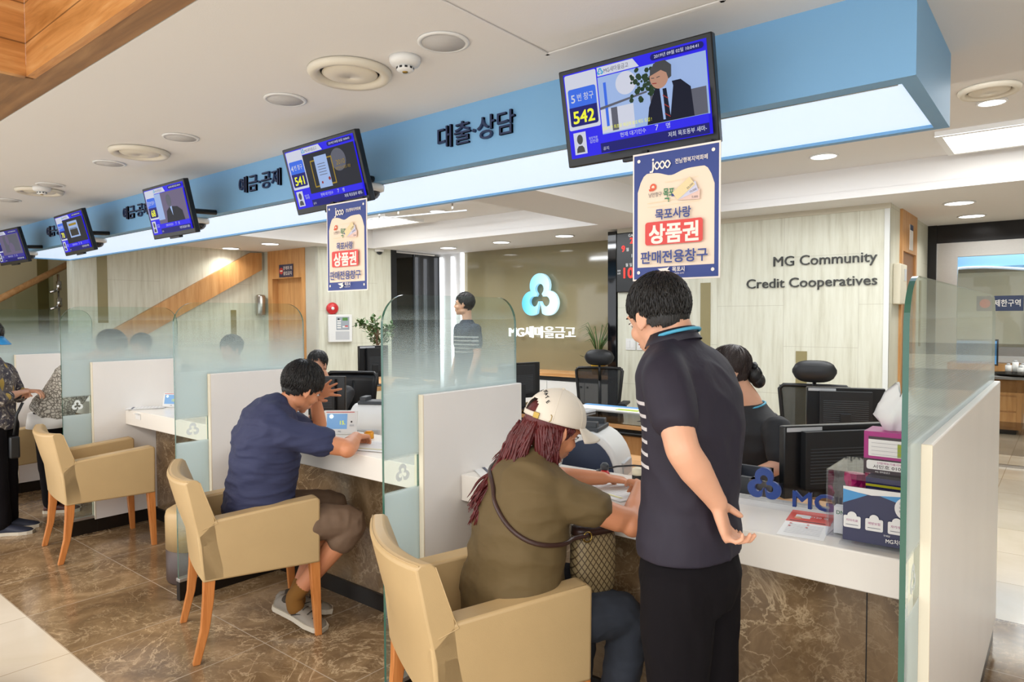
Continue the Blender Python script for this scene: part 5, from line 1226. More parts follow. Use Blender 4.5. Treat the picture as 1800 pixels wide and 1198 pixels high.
def hair(M, par, m, s=1.0, back=-.075, front=.052, side=-.012, side_y=.03, vol=1.0, n=620, L=.05, seed=1, top=1.0, messy=.25, bun=None, part=False, extra=None):
    """short hair: fitted cap cut at the hairline, overlaid with tapered locks"""
    S_ = M @ Matrix.Scale(s, 4); k = G()
    def line(x, y):      # lowest z of hair at this spot
        if y > side_y+.03: return front
        if y > side_y-.015: return front+(side-front)*min(1, (side_y+.03-y)/.045)
        t = min(1, (side_y-.015-y)/.07); return side+(back-side)*t
    c0 = V((0, -.014, .036)); R = V((.083, .1015, .094*top))*vol
    rnd = random.Random(seed); k.ell(c0, R, m, S_, 48, 32)
    k.ell((0, -.010, .0), (.0755, .087, .086), m, S_, 32, 20)
    Si = S_.inverted(); dead = []
    for f in k.bm.faces:
        c = Si @ f.calc_center_median(); c.z += .006*math.sin(c.x*260)+.004*math.sin(c.y*310)
        if c.z < line(c.x, c.y): dead.append(f)
    bmesh.ops.delete(k.bm, geom=dead, context='FACES')
    i = 0
    while i < n:
        z = rnd.uniform(-1, 1); a = rnd.uniform(0, 2*PI); q = math.sqrt(1-z*z); d = V((q*math.cos(a), q*math.sin(a), z))
        p = c0+V((d.x*R.x, d.y*R.y, d.z*R.z))*.985
        if p.z < line(p.x, p.y)+.004: continue
        i += 1
        nrm = V((d.x/R.x, d.y/R.y, d.z/R.z)).normalized(); crown = c0+V((0, -.05, .09)); fl = (p-crown); fl = fl-nrm*fl.dot(nrm)
        if fl.length < 1e-3: fl = V((1, 0, 0))
        fl = fl.normalized()+V([rnd.uniform(-messy, messy) for _ in range(3)])+V((0, 0, -.25)); fl = (fl-nrm*fl.dot(nrm)).normalized()
        ll = L*rnd.uniform(.6, 1.1)*(.55 if p.z < .0 else 1); pts = [p]; q_ = p
        for j in range(3):
            q_ = q_+fl*ll/3; dd = q_-c0; rr0 = math.sqrt((dd.x/R.x)**2+(dd.y/R.y)**2+(dd.z/R.z)**2); q_ = c0+dd/rr0*(1.0+rnd.uniform(.002, .018+messy*.09)); pts.append(q_)
            nn = (q_-c0).normalized(); fl = (fl-nn*fl.dot(nn)).normalized()
            if q_.z < line(q_.x, q_.y)-.006: break
        if len(pts) < 2: continue
        w = .0024; k.tube(pts, [w*(1-.28*j) for j in range(len(pts))], m, 4, M=S_)
    if extra: extra(k, S_)
    return k.build('hair', par, world=True)
def ringat(c, rx, ry, side, fwd_, p=2.3, n=28):
    return [V(c)+V(side)*rx*math.copysign(abs(math.cos(a))**(2/p), math.cos(a))+V(fwd_)*ry*math.copysign(abs(math.sin(a))**(2/p), math.sin(a)) for a in [2*PI*i/n for i in range(n)]]
def torso(k, rings, m, grow=0, wide=1, deep=1):
    """rings: (centre, half width, half depth, side vector, forward vector)"""
    k.loft([ringat(c, rx*wide+grow, ry*deep+grow, V(s_).normalized(), V(f_).normalized()) for c, rx, ry, s_, f_ in rings], m)
def shoe(k, heel, toe, m, w=.047, h=.085, up_=(0, 0, 1), sole=None):
    heel, toe = V(heel), V(toe); d = (toe-heel); L = d.length; d.normalize(); u = V(up_); u = (u-d*u.dot(d)).normalized(); s_ = d.cross(u)
    rings = []
    for t, a, hh in ((-.02, .5, .6), (.03, .75, .85), (.15, .78, 1.0), (.35, .8, .95), (.55, .95, .72), (.75, 1.08, .55), (.92, .9, .42), (1.0, .55, .28)):
        c = heel+d*L*t; rings.append([c+s_*w*a*math.cos(q)+u*(h*hh*.5*(1+math.sin(q))) for q in [2*PI*i/16 for i in range(16)]])
    k.loft(rings, m)
    if sole is not None:
        rings = []
        for t, a in ((-.04, .55), (.02, .82), (.2, .82), (.45, .85), (.7, 1.12), (.9, 1.0), (1.02, .6)):
            c = heel+d*L*t; rings.append([c+s_*w*a*x+u*z for x, z in ((-1, -.002), (1, -.002), (1.02, .022), (-1.02, .022))])
        k.loft(rings, sole, True, False)

# ---------------------------------------------------------------- standing man in a dark polo shirt
Fm = V((-.99, .13, 0)).normalized(); Rm = V((.13, .99, 0)).normalized(); Z = V((0, 0, 1))
t = thing('person', 'person standing in a dark polo with chest stripes, hands clasped behind the back', 'person', (-.80, 1.74, 0))
fwm = (Fm+V((0, 0, -.12))).normalized()
TR = [((-.805, 1.745, .80), .145, .100, Rm, Fm), ((-.80, 1.745, .88), .152, .112, Rm, Fm), ((-.80, 1.745, .98), .142, .108, Rm, Fm), ((-.795, 1.745, 1.08), .145, .108, Rm, Fm),
      ((-.79, 1.745, 1.19), .158, .113, Rm, fwm), ((-.798, 1.748, 1.28), .166, .110, Rm, fwm), ((-.815, 1.75, 1.35), .168, .092, Rm, fwm), ((-.832, 1.755, 1.395), .135, .072, Rm, fwm), ((-.845, 1.757, 1.425), .080, .058, Rm, fwm), ((-.852, 1.758, 1.445), .055, .052, Rm, fwm)]
neck = [(-.835, 1.757, 1.40), (-.855, 1.76, 1.455), (-.872, 1.765, 1.50)]
hc = V((-.905, 1.768, 1.500)); hf = V((-.90, .30, -.36)); hu = V((-.42, .1, .9)); HMm = headM(hc, hf, hu)
shL, shR = V((-.800, 1.600, 1.345)), V((-.800, 1.895, 1.345)); elL, wrL = V((-.720, 1.530, 1.178)), V((-.672, 1.628, 1.038)); elR, wrR = V((-.775, 1.925, 1.13)), V((-.745, 1.80, .99))
k = G(); torso(k, TR, SK, -.012); limb(k, neck, [.056, .054, .052], SK); head_shape(k, HMm, SK, .97)
limb(k, [shL, elL, wrL], [.050, .040, .026], SK); limb(k, [shL.lerp(elL, .75), elL, elL.lerp(wrL, .35), wrL], [.041, .041, .041, .025], SK); limb(k, [shR, elR, wrR], [.050, .040, .026], SK)
hand(k, wrL, (.20, .28, -.93), (.93, .25, .25), -1, [.55, .80, .90, 1.0], SK, .98, .02, .45); hand(k, wrR, (.30, -.45, -.80), (.9, .2, .3), 1, [.8, .85, .9, .9], SK, .92, .01)
hips = [((-.835+.04, 1.745-.08, .80), (-.80, 1.675, .44), (-.80, 1.665, .09)), ((-.79, 1.825, .80), (-.775, 1.835, .44), (-.775, 1.84, .09))]
for a, b, c in hips: limb(k, [a, b, c], [.075, .05, .035], SK)
fuse(k, .0045, 4); k.build('body', t, world=True)
face_bits(HMm, t, .97)
hair(HMm, t, HAIRB, .97, back=-.050, front=.050, side=.0, side_y=.028, n=1900, L=.038, seed=3, vol=1.0, messy=.12)
M_POLO = make_striped('striped_polo_knit', '#1f1929', '#c9c4c4', (-.03, 0), (Fm.x, Fm.y), 1.10, 1.30, .034, .0095)
k = G(); torso(k, TR, M_POLO, .004); torso(k, [((-.80, 1.745, .855), .158, .120, Rm, Fm), ((-.80, 1.745, .90), .156, .118, Rm, Fm), ((-.80, 1.745, .98), .146, .112, Rm, Fm)], M_POLO, .004)
limb(k, [(-.84, 1.70, 1.385), shL, shL.lerp(elL, .3), shL.lerp(elL, .52)], [.055, .058, .062, .062], M_POLO); limb(k, [(-.84, 1.81, 1.385), shR, shR.lerp(elR, .3), shR.lerp(elR, .52)], [.055, .058, .062, .062], M_POLO)
bmesh.ops.delete(k.bm, geom=[], context='FACES')
fuse(k, .007, 12, amp=.0055, sc=7, stretch=(1.2, 1.2, .9), seed=2)
for v in k.bm.verts:   # straight hem
    if v.co.z < .862: v.co.z = .862+(v.co.z-.862)*.08
k.build('polo_shirt', t, world=True)
k = G(); cr = []
for dz, gx in ((.0, .010), (.028, .004), (.034, .007), (.004, .018)): cr.append(ringat(V((-.842, 1.757, 1.425))+V((-.018, .003, dz)) if dz else (-.842, 1.757, 1.425), .062+gx, .058+gx, Rm, (Fm+V((0, 0, -.3))).normalized(), 2))
k.loft(cr, mat('dark_polo_collar', '#25232f', .6), False, True); o = k.build('collar', t, world=True)
k = G(); k.tube([V(p) for p in ringat((-.846, 1.757, 1.452), .068, .064, Rm, (Fm+V((0, 0, -.3))).normalized(), 2)], .005, mat('sky_blue_lanyard', '#4aa3c4', .5), 6, closed=True); k.build('lanyard', t, world=True)
TRO = mat('dark_trouser_cloth', '#131013', .9, spec=.15, var=.08, scale=4, bump=.5, bscale=9, stretch=(1.6, 1.6, .7))
k = G(); torso(k, [((-.80, 1.745, .72), .130, .112, Rm, Fm), ((-.795, 1.745, .80), .150, .122, Rm, Fm), ((-.80, 1.745, .89), .140, .104, Rm, Fm)], TRO)
for a, b, c in hips: limb(k, [V(a)+V((0, 0, -.02)), V(a).lerp(V(b), .5), b, c], [.098, .090, .076, .062], TRO)
fuse(k, .008, 5, amp=.006, sc=5.5, stretch=(1.3, 1.3, .7), seed=4); k.build('trousers', t, world=True)
for a, b, c in hips:
    k = G(); shoe(k, V(c)-Fm*.05-Z*.09, V(c)+Fm*.19-Z*.09, M_BLACKP); k.build('shoe', t, world=True)

# ---------------------------------------------------------------- seated man in a dark blue t-shirt
Fs = V((.33, .944, 0)).normalized(); Rs = V((.944, -.33, 0)).normalized()
t = thing('person', 'person in a dark blue t-shirt and brown shorts seated and writing at the counter', 'person', (-3.03, 1.76, 0))
def ln(a): return (Fs*math.cos(a)-Z*math.sin(a))
TS = [((-3.035, 1.765, .50), .175, .125, Rs, Fs), ((-3.035, 1.765, .58), .180, .125, Rs, ln(.05)), ((-3.025, 1.772, .68), .165, .118, Rs, ln(.1)), ((-3.015, 1.785, .79), .168, .118, Rs, ln(.2)),
      ((-3.01, 1.80, .89), .188, .122, Rs, ln(.35)), ((-3.005, 1.825, .975), .200, .112, Rs, ln(.6)), ((-2.995, 1.86, 1.03), .165, .088, Rs, ln(.8)), ((-2.99, 1.885, 1.06), .085, .068, Rs, ln(.9)), ((-2.985, 1.90, 1.075), .060, .058, Rs, ln(1))]
hcs = V((-2.945, 1.955, 1.158)); HMs = headM(hcs, (.06, .86, -.50), (.2, .45, .85))
sR, eR, wR = V((-2.83, 1.765, .975)), V((-2.625, 1.985, .885)), V((-2.765, 2.145, .905)); sL, eL, wL = V((-3.165, 1.905, .985)), V((-3.09, 2.17, .895)), V((-3.05, 2.10, 1.105))
k = G(); torso(k, TS, SKT, -.012, 1.08, 1.1); limb(k, [(-2.995, 1.86, 1.03), (-2.97, 1.90, 1.085), hcs+V((-.01, -.03, -.03))], [.060, .057, .056], SKT); head_shape(k, HMs, SKT, 1.02)
limb(k, [sR, eR, wR], [.052, .043, .028], SKT); limb(k, [eR, eR.lerp(wR, .35), wR], [.042, .043, .027], SKT); limb(k, [sL, eL, wL], [.052, .042, .027], SKT)
hand(k, wR, (-.35, .75, -.12), (.1, -.1, -1), 1, [.75, .7, .75, .8], SKT, .98, .02, .5); hand(k, wL, (.80, .50, .30), (.3, -.8, -.1), 1, [.12, .08, .12, .2], SKT, .92, .22)
kR, aR = V((-2.675, 2.065, .515)), V((-2.885, 1.855, .155)); kL, aL = V((-2.97, 2.165, .52)), V((-2.98, 1.93, .12)); hR, hL = V((-2.93, 1.74, .535)), V((-3.13, 1.81, .535))
limb(k, [hR, kR, kR.lerp(aR, .3), aR], [.085, .060, .056, .036], SKT); limb(k, [hL, kL, kL.lerp(aL, .3), aL], [.085, .060, .056, .036], SKT)
fuse(k, .0045, 4); k.build('body', t, world=True); face_bits(HMs, t, 1.02)
hair(HMs, t, HAIRB, 1.02, back=-.056, front=.045, side=-.004, side_y=.030, n=2000, L=.05, seed=8, vol=1.03, messy=.30, top=1.03)
M_TEE = mat('dark_blue_jersey', '#2e3353', .8, bump=.55, bscale=13, stretch=(.8, .8, 2.2))
k = G(); torso(k, TS, M_TEE, .005, 1.16, 1.26); limb(k, [sR.lerp(V((-2.99, 1.87, 1.03)), .6), sR, sR.lerp(eR, .3), sR.lerp(eR, .62)], [.066, .074, .073, .068], M_TEE); limb(k, [sL.lerp(eL, .3), sL.lerp(eL, .6)], [.070, .068, .064], M_TEE)
fuse(k, .007, 10, amp=.010, sc=7.5, stretch=(.7, .7, 2.4), seed=6); k.build('t_shirt', t, world=True)
k = G(); f = frame((-2.985, 1.775, 1.012), Rs, (Fs*.6+Z*.8)); k.tube([f @ V((.020*math.cos(a), .020*math.sin(a), .008)) for a in [2*PI*i/20 for i in range(20)]], .0018, mat('grey_print', '#7f8894', .6), 6, closed=True)
k.tube([f @ V((-.009, .006, .008)), f @ V((-.005, -.008, .008)), f @ V((.0, .004, .009)), f @ V((.005, -.008, .008)), f @ V((.009, .006, .008))], .0016, MC['grey_print'], 6); k.build('shirt_emblem', t, world=True)
M_SHO = mat('brown_shorts_cloth', '#6e5744', .8, var=.05, scale=6)
k = G(); torso(k, [((-3.035, 1.765, .47), .165, .12, Rs, Fs), ((-3.035, 1.765, .56), .184, .13, Rs, Fs), ((-3.03, 1.77, .63), .172, .122, Rs, Fs)], M_SHO)
limb(k, [hR, hR.lerp(kR, .55), kR+V((.0, .0, .0)), kR.lerp(aR, .22)], [.100, .090, .074, .074], M_SHO); limb(k, [hL, hL.lerp(kL, .55), kL, kL.lerp(aL, .25)], [.108, .094, .082, .08], M_SHO)
fuse(k, .007, 5, amp=.005, sc=9, stretch=(1.5, 1.5, .7), seed=9); k.build('shorts', t, world=True)
for kk, aa, nm in ((kR, aR, 0), (kL, aL, 1)):
    k = G(); limb(k, [aa+(kk-aa)*.14, aa, aa+V((.0, .01, -.05))], [.041, .040, .042], mat('mustard_sock', '#80561c', .85)); k.build('sock', t, world=True)
M_SN = mat('grey_sneaker_knit', '#8c8478', .7, bump=.2, bscale=400); M_SOLE = mat('dirty_white_sole', '#c9c0ae', .6)
for (hl, to, u) in ((V((-3.005, 1.838, .078)), V((-2.745, 1.925, .004)), V((.25, .05, 1))), (V((-3.06, 1.86, .06)), V((-2.90, 2.08, .004)), V((.1, .2, 1)))):
    k = G(); shoe(k, hl, to, M_SN, .046, .088, u, M_SOLE); sh = k.build('sneaker', t, world=True)
    k = G(); d = (to-hl).normalized(); s_ = d.cross(u).normalized(); uu = s_.cross(d)
    for i in range(5): c = hl+d*(.10+.03*i)+uu*(.088-.011*i); k.tube([c-s_*.02, c+uu*.004, c+s_*.02], .003, mat('dark_laces', '#3d352b', .8), 6)
    k.ell(hl+d*.055+uu*.07, (.034, .034, .022), MC['dark_laces'], n=14, k=8)
    c = hl+d*.13+s_*.041+uu*.036
    k.tube([c-d*.025+uu*.012, c-d*.012-uu*.004, c+d*.0+uu*.002, c+d*.035+uu*.018], [.002, .005, .0035, .001], M_BLACKP, 6); k.build('lacing', t, world=True)

# ---------------------------------------------------------------- woman in a white cap and olive t-shirt
Fw = V((.44, .898, 0)).normalized(); Rw = V((.898, -.44, 0)).normalized()
t = thing('person', 'person in a white cap and olive t-shirt with long wine red hair, seated and writing', 'person', (-1.43, 1.75, 0))
def lw(a): return (Fw*math.cos(a)-Z*math.sin(a))
TW = [((-1.425, 1.735, .50), .180, .135, Rw, Fw), ((-1.425, 1.735, .58), .185, .138, Rw, lw(.02)), ((-1.42, 1.745, .68), .170, .128, Rw, lw(.05)), ((-1.412, 1.758, .78), .165, .124, Rw, lw(.12)),
      ((-1.400, 1.775, .87), .170, .124, Rw, lw(.25)), ((-1.388, 1.795, .945), .172, .108, Rw, lw(.45)), ((-1.378, 1.815, .99), .140, .086, Rw, lw(.6)), ((-1.372, 1.83, 1.015), .078, .062, Rw, lw(.7)), ((-1.368, 1.838, 1.03), .055, .052, Rw, lw(.8))]
hcw = V((-1.355, 1.878, 1.122)); HMw = headM(hcw, (.33, .80, -.44), (.30, .45, .85))
sR, eR, wR = V((-1.255, 1.765, .935)), V((-1.075, 1.925, .835)), V((-1.150, 2.115, .905)); sL, eL, wL = V((-1.53, 1.885, .935)), V((-1.50, 2.13, .89)), V((-1.36, 2.21, .89))
k = G(); torso(k, TW, SKT, -.012); limb(k, [(-1.378, 1.815, .985), (-1.36, 1.845, 1.035), hcw+V((-.008, -.025, -.03))], [.054, .050, .049], SKT); head_shape(k, HMw, SKT, .98)
limb(k, [sR, eR, wR], [.049, .042, .026], SKT); limb(k, [eR, eR.lerp(wR, .35), wR], [.041, .041, .025], SKT); limb(k, [sL, eL, wL], [.047, .038, .025], SKT)
hand(k, wR, (-.38, .85, -.15), (-.55, -.2, -.8), 1, [.75, .8, .9, .95], SKT, .92, .02, .45); hand(k, wL, (.5, .5, -.1), (0, 0, -1), 1, [.25, .25, .3, .35], SKT, .9, .08)
kR, aR = V((-1.135, 2.025, .50)), V((-1.16, 1.93, .09)); kL, aL = V((-1.40, 2.14, .50)), V((-1.38, 2.03, .09)); hR, hL = V((-1.33, 1.70, .53)), V((-1.53, 1.80, .53))
limb(k, [hR, kR, aR], [.075, .055, .036], SKT); limb(k, [hL, kL, aL], [.075, .055, .036], SKT)
fuse(k, .0045, 4); k.build('body', t, world=True); face_bits(HMw, t, .98)
# hair under the cap and long locks
k = G(); S_ = HMw @ Matrix.Scale(.98, 4); k.ell((0, -.02, .02), (.083, .098, .085), HAIRR, S_, 32, 20); Si = S_.inverted()
dead = [f for f in k.bm.faces if (lambda c: c.y > .028 and c.z < .05)(Si @ f.calc_center_median())]; bmesh.ops.delete(k.bm, geom=dead, context='FACES')
rnd = random.Random(21)
def strand(p0, tgt, w, wave, ph, r0):
    pts = []; p0, tgt = V(p0), V(tgt)
    for j in range(9):
        u = j/8; p = p0.lerp(tgt, u); bulge = math.sin(u*PI)*.012
        d = (p0-hcw); d.z = 0; d = d.normalized() if d.length > .001 else -Fw
        p = p+d*bulge+Rw*wave*math.sin(u*7+ph)*u+Z*wave*.5*math.cos(u*6+ph); pts.append(p)
    k.tube(pts, [r0*(1, 1.1, 1.1, 1.05, 1, .9, .75, .5, .2)[j] for j in range(9)], HAIRR, 5)
for i in range(620):
    a = rnd.uniform(-.52*PI, .50*PI)+PI*1.5            # around the back of the head, from ear to ear
    l0 = V((.078*math.cos(a), -.012+.092*math.sin(a), rnd.uniform(-.035, .012))); p0 = S_ @ l0
    nk = V((-1.415, 1.79, 1.0)); sp = Rw*(l0.x*1.15+rnd.uniform(-.02, .02))-Fw*rnd.uniform(.0, .055)
    side_ = l0.x/.078
    if side_ > .55: tg = hcw+Rw*(.072+rnd.uniform(-.02, .006))-Fw*rnd.uniform(.02, .085)+Z*rnd.uniform(-.14, -.09)
    else: tg = nk+sp+Z*rnd.uniform(-.05, .02)-V((.01, .01, 0))
    strand(p0, tg, .006, rnd.uniform(.008, .022), rnd.uniform(0, 6), rnd.uniform(.003, .0052))
for i in range(60):
    p0 = V((-1.475, 1.775, 1.0))+V([rnd.uniform(-.025, .025) for _ in range(3)]); strand(p0, V((-1.520+rnd.uniform(-.02, .02), 1.650+rnd.uniform(-.01, .01), .865+rnd.uniform(-.05, .05))), .006, .010, rnd.uniform(0, 6), .005)
for i in range(40):
    p0 = S_ @ V((rnd.uniform(-.07, .0), -.095, rnd.uniform(-.06, -.03))); strand(p0, V((-1.47, 1.78, .985))+V((rnd.uniform(-.04, .03), rnd.uniform(-.03, .02), rnd.uniform(-.04, .04))), .006, .02, rnd.uniform(0, 6), .0045)
for i in range(20):
    p0 = S_ @ V((.070, rnd.uniform(.0, .03), .03)); strand(p0, S_ @ V((.074, rnd.uniform(-.005, .035), rnd.uniform(-.005, .012))), .004, .002, 0, .003)
k.build('hair', t, world=True)
M_TOP = mat('olive_brown_jersey', '#62502f', .8, bump=.6, bscale=11, stretch=(.9, .9, 1.7))
k = G(); torso(k, TW, M_TOP, .007, 1.06, 1.08); limb(k, [(-1.33, 1.79, .985), sR, sR.lerp(eR, .2), sR.lerp(eR, .45)], [.055, .062, .066, .066], M_TOP); limb(k, [sL.lerp(eL, .3), sL.lerp(eL, .6)], [.066, .066, .062], M_TOP)
fuse(k, .007, 10, amp=.009, sc=6, stretch=(.9, .9, 1.9), seed=12)
from mathutils.bvhtree import BVHTree
TOPBVH = BVHTree.FromBMesh(k.bm)
k.build('t_shirt', t, world=True)
k = G(); k.tube([V(p) for p in ringat((-1.372, 1.828, 1.012), .074, .064, Rw, lw(.7), 2)], .0045, M_TOP, 6, closed=True); k.build('collar', t, world=True)
M_JEAN = mat('grey_blue_denim', '#30353f', .85, var=.22, scale=10, bump=.15, bscale=600)
k = G(); torso(k, [((-1.425, 1.735, .47), .165, .125, Rw, Fw), ((-1.425, 1.735, .58), .180, .135, Rw, Fw)], M_JEAN)
limb(k, [hR, hR.lerp(kR, .5), kR, aR], [.098, .088, .072, .055], M_JEAN); limb(k, [hL, hL.lerp(kL, .5), kL, aL], [.098, .088, .072, .055], M_JEAN)
fuse(k, .007, 5, amp=.005, sc=11, stretch=(1, 1, 1.6), seed=15); k.build('jeans', t, world=True)
for aa in (aR, aL): k = G(); shoe(k, aa-Fw*.05-Z*.09, aa+Fw*.18-Z*.09, M_BLACKM); k.build('shoe', t, world=True)
k = G()
for p in ((.079, -.012, -.040), (.080, -.012, -.055), (.080, -.012, -.072)): k.tube([S_ @ V((p[0]+.001*math.cos(a), p[1]+.006*math.cos(a), p[2]+.008*math.sin(a))) for a in [2*PI*i/12 for i in range(12)]], .0016, M_BRASS, 6, closed=True)
k.build('earring', t, world=True)
k = G(); k.tube([V(p) for p in ringat((-1.366, 1.838, 1.03), .058, .054, Rw, lw(.8), 2)], .0018, M_BRASS, 6, closed=True); k.build('necklace', t, world=True)
# the cap: worn, so its own thing resting on the head
cpM = HMw @ Matrix.Translation((0, -.008, .034)) @ Matrix.Rotation(.20, 4, 'X'); CW = mat('white_cotton_cap', '#e6dccb', .8, bump=.08, bscale=500); CB_ = mat('black_stitching', '#1c1c22', .7)
t2 = thing('baseball_cap', 'white baseball cap with a strap at the back, worn by the red haired woman', 'cap', mat_=cpM)
k = G(); k.ell((0, -.002, .0), (.093, .112, .104), CW, n=64, k=40); dead = []
for f in k.bm.faces:
    c = f.calc_center_median()
    if c.z < -.006: dead.append(f)
    elif c.y < -.04 and (c.x/.040)**2+((c.z+.0)/.056)**2 < 1: dead.append(f)
bmesh.ops.delete(k.bm, geom=dead, context='FACES')
o = k.build('crown', t2); sd = o.modifiers.new('thickness', 'SOLIDIFY'); sd.thickness = .0025
k = G()
for a in range(6):
    an = PI/6+a*PI/3; pts = [(.0933*math.cos(an)*math.sin(q), -.002+.1123*math.sin(an)*math.sin(q), .1043*math.cos(q)) for q in [i*PI/2/10 for i in range(11)]]
    if math.sin(an) < -.9: pts = pts[:6]
    k.tube(pts, .0009, CW, 5)
k.ell((0, -.002, .105), (.007, .007, .004), CW, n=12, k=8); k.build('seams', t2)
k = G(); vs = []; NU, NV = 17, 8
for j in range(NV):
    for i in range(NU):
        a = math.radians(-62+124*i/(NU-1)); r = 1+.0*j; ox, oy = .092*math.sin(a), -.002+.110*math.cos(a); ext = .080*(j/(NV-1))*max(.05, math.cos(a*1.25))**.55
        vs.append((ox*(1+.05*j/(NV-1)), oy+ext, -.004-.020*(j/(NV-1))*1.1-.85*ox*ox*3.6*(j/(NV-1))-.004*(j/(NV-1))))
k.add(vs, [(j*NU+i, j*NU+i+1, (j+1)*NU+i+1, (j+1)*NU+i) for j in range(NV-1) for i in range(NU-1)], CW, True); o = k.build('brim', t2); sd = o.modifiers.new('thickness', 'SOLIDIFY'); sd.thickness = .004; sd.offset = 0
k = G(); pts = []
for i in range(13): a = math.radians(-90-24+48*i/12); pts.append((.0942*math.cos(a), -.002+.1135*math.sin(a)))
for i in range(12):
    (a, b), (c, d) = pts[i], pts[i+1]; k.add([(a, b, -.006), (c, d, -.006), (c, d, .010), (a, b, .010)], [(0, 1, 2, 3)], CW, True)
o = k.build('strap', t2); sd = o.modifiers.new('thickness', 'SOLIDIFY'); sd.thickness = .003
k = G(); a = math.radians(-62); k.box(-.011, .011, -.002, .002, -.008, .012, M_BRASS, Matrix.Translation((.0955*math.cos(a), -.002+.115*math.sin(a), 0)) @ Matrix.Rotation(a+PI/2, 4, 'Z')); k.build('buckle', t2, bevel=.001)
k = G(); a = math.radians(-36); T_ = Matrix.Translation((.096*math.cos(a), -.002+.115*math.sin(a), .006)) @ Matrix.Rotation(a+PI/2, 4, 'Z'); k.tube([(0, -.001, -.012), (.005, -.001, -.008), (.005, -.001, .008), (0, -.001, .012)], .0014, M_BRASS, 6, M=T_); k.build('eyelet', t2)
k = G()
for i, ch in enumerate('REAL STATE'):
    a = math.radians(-134+i*9.0); el = math.radians(46-.0*i); st_ = abs(i-4.5)/4.5; el = math.radians(50-22*st_**2)
    p = V((.0936*math.cos(a)*math.cos(el), -.002+.1127*math.sin(a)*math.cos(el), .1047*math.sin(el))); n_ = V((p.x/.0915**2, (p.y+.002)/.1095**2, p.z/.0995**2)).normalized()
    tx = Z.cross(n_).normalized(); uy = n_.cross(tx); rl = -(i-4.5)*.12; tx2 = tx*math.cos(rl)+uy*math.sin(rl); T_ = frame(p, tx2, n_.cross(tx2))
    if ch != ' ': k.text(ch, .017, CB_, 0, 0, .0004, depth=.001, bold=.03, M=T_)
k.build('stitched_lettering', t2)
# handbag with strap
t3 = thing('handbag', 'tan patterned handbag with brown strap hanging at the side of the woman in the cap', 'bag', (-1.225, 1.925, .585))
k = G(); bM = frame((0, 0, 0), Fw, Z.cross(Fw)); rings = []
for z, a, b in ((0, .066, .034), (.01, .074, .042), (.08, .080, .046), (.16, .080, .042), (.20, .076, .034)): rings.append([bM @ V((p.x, p.y, z)) for p in k.ering((0, 0, 0), (1, 0, 0), (0, 1, 0), a, b, 24, 3)])
k.loft(rings, M_BAG); k.build('pouch', t3)
k = G(); rings = []
for z, a, b in ((.197, .079, .037), (.222, .077, .034)): rings.append([bM @ V((p.x, p.y, z)) for p in k.ering((0, 0, 0), (1, 0, 0), (0, 1, 0), a, b, 24, 3)])
BRL = mat('brown_leather_trim', '#3c2620', .4)
k.loft(rings, BRL); k.build('top_band', t3)
k = G(); k.tube([bM @ V((-.05+.016*math.cos(a), .0-.048, .20+.016*math.sin(a))) for a in [2*PI*i/16 for i in range(16)]], .0028, M_BRASS, 6, closed=True); k.build('ring', t3)
k = G(); off = V((-1.225, 1.925, .585)); back_pts = [(-1.205, 1.865, .79), (-1.235, 1.77, .785), (-1.30, 1.68, .80), (-1.36, 1.625, .87), (-1.42, 1.635, .93), (-1.465, 1.70, .975), (-1.47, 1.79, 1.0)]
ps = [V(p)-off for p in back_pts]; fine = []
for i in range(len(ps)-1):
    for j in range(6): fine.append(ps[i].lerp(ps[i+1], j/6))
fine.append(ps[-1])
for _ in range(5):
    q = [p.copy() for p in fine]
    for i in range(1, len(fine)-1): q[i] = (fine[i-1]+fine[i]*2+fine[i+1])/4
    fine = q
CB0 = V((-1.405, 1.765, 0))
for i in range(3, len(fine)):       # lay the strap on the cloth of the back
    p = fine[i]+off; ax = V((CB0.x, CB0.y, p.z)); dr = (p-ax)
    if dr.length < .01: continue
    hit = TOPBVH.ray_cast(ax+dr.normalized()*.5, -dr.normalized())
    if hit[0] is not None: fine[i] = hit[0]+dr.normalized()*.005-off
for _ in range(2):
    q = [p.copy() for p in fine]
    for i in range(1, len(fine)-1): q[i] = (fine[i-1]+fine[i]*2+fine[i+1])/4
    fine = q
k.tube(fine, .0075, BRL, 8); k.build('strap', t3)
k = G(); k.tube([(-1.175, 2.235, .865), (-1.135, 2.20, .985)], [.0045, .0055], M_BLACKP, 8); k.tube([(-1.135, 2.20, .985), (-1.128, 2.194, 1.0)], .006, M_RED, 8)
tag(k.build('pen'), 'black pen with a red end held in the writing hand', 'pen')

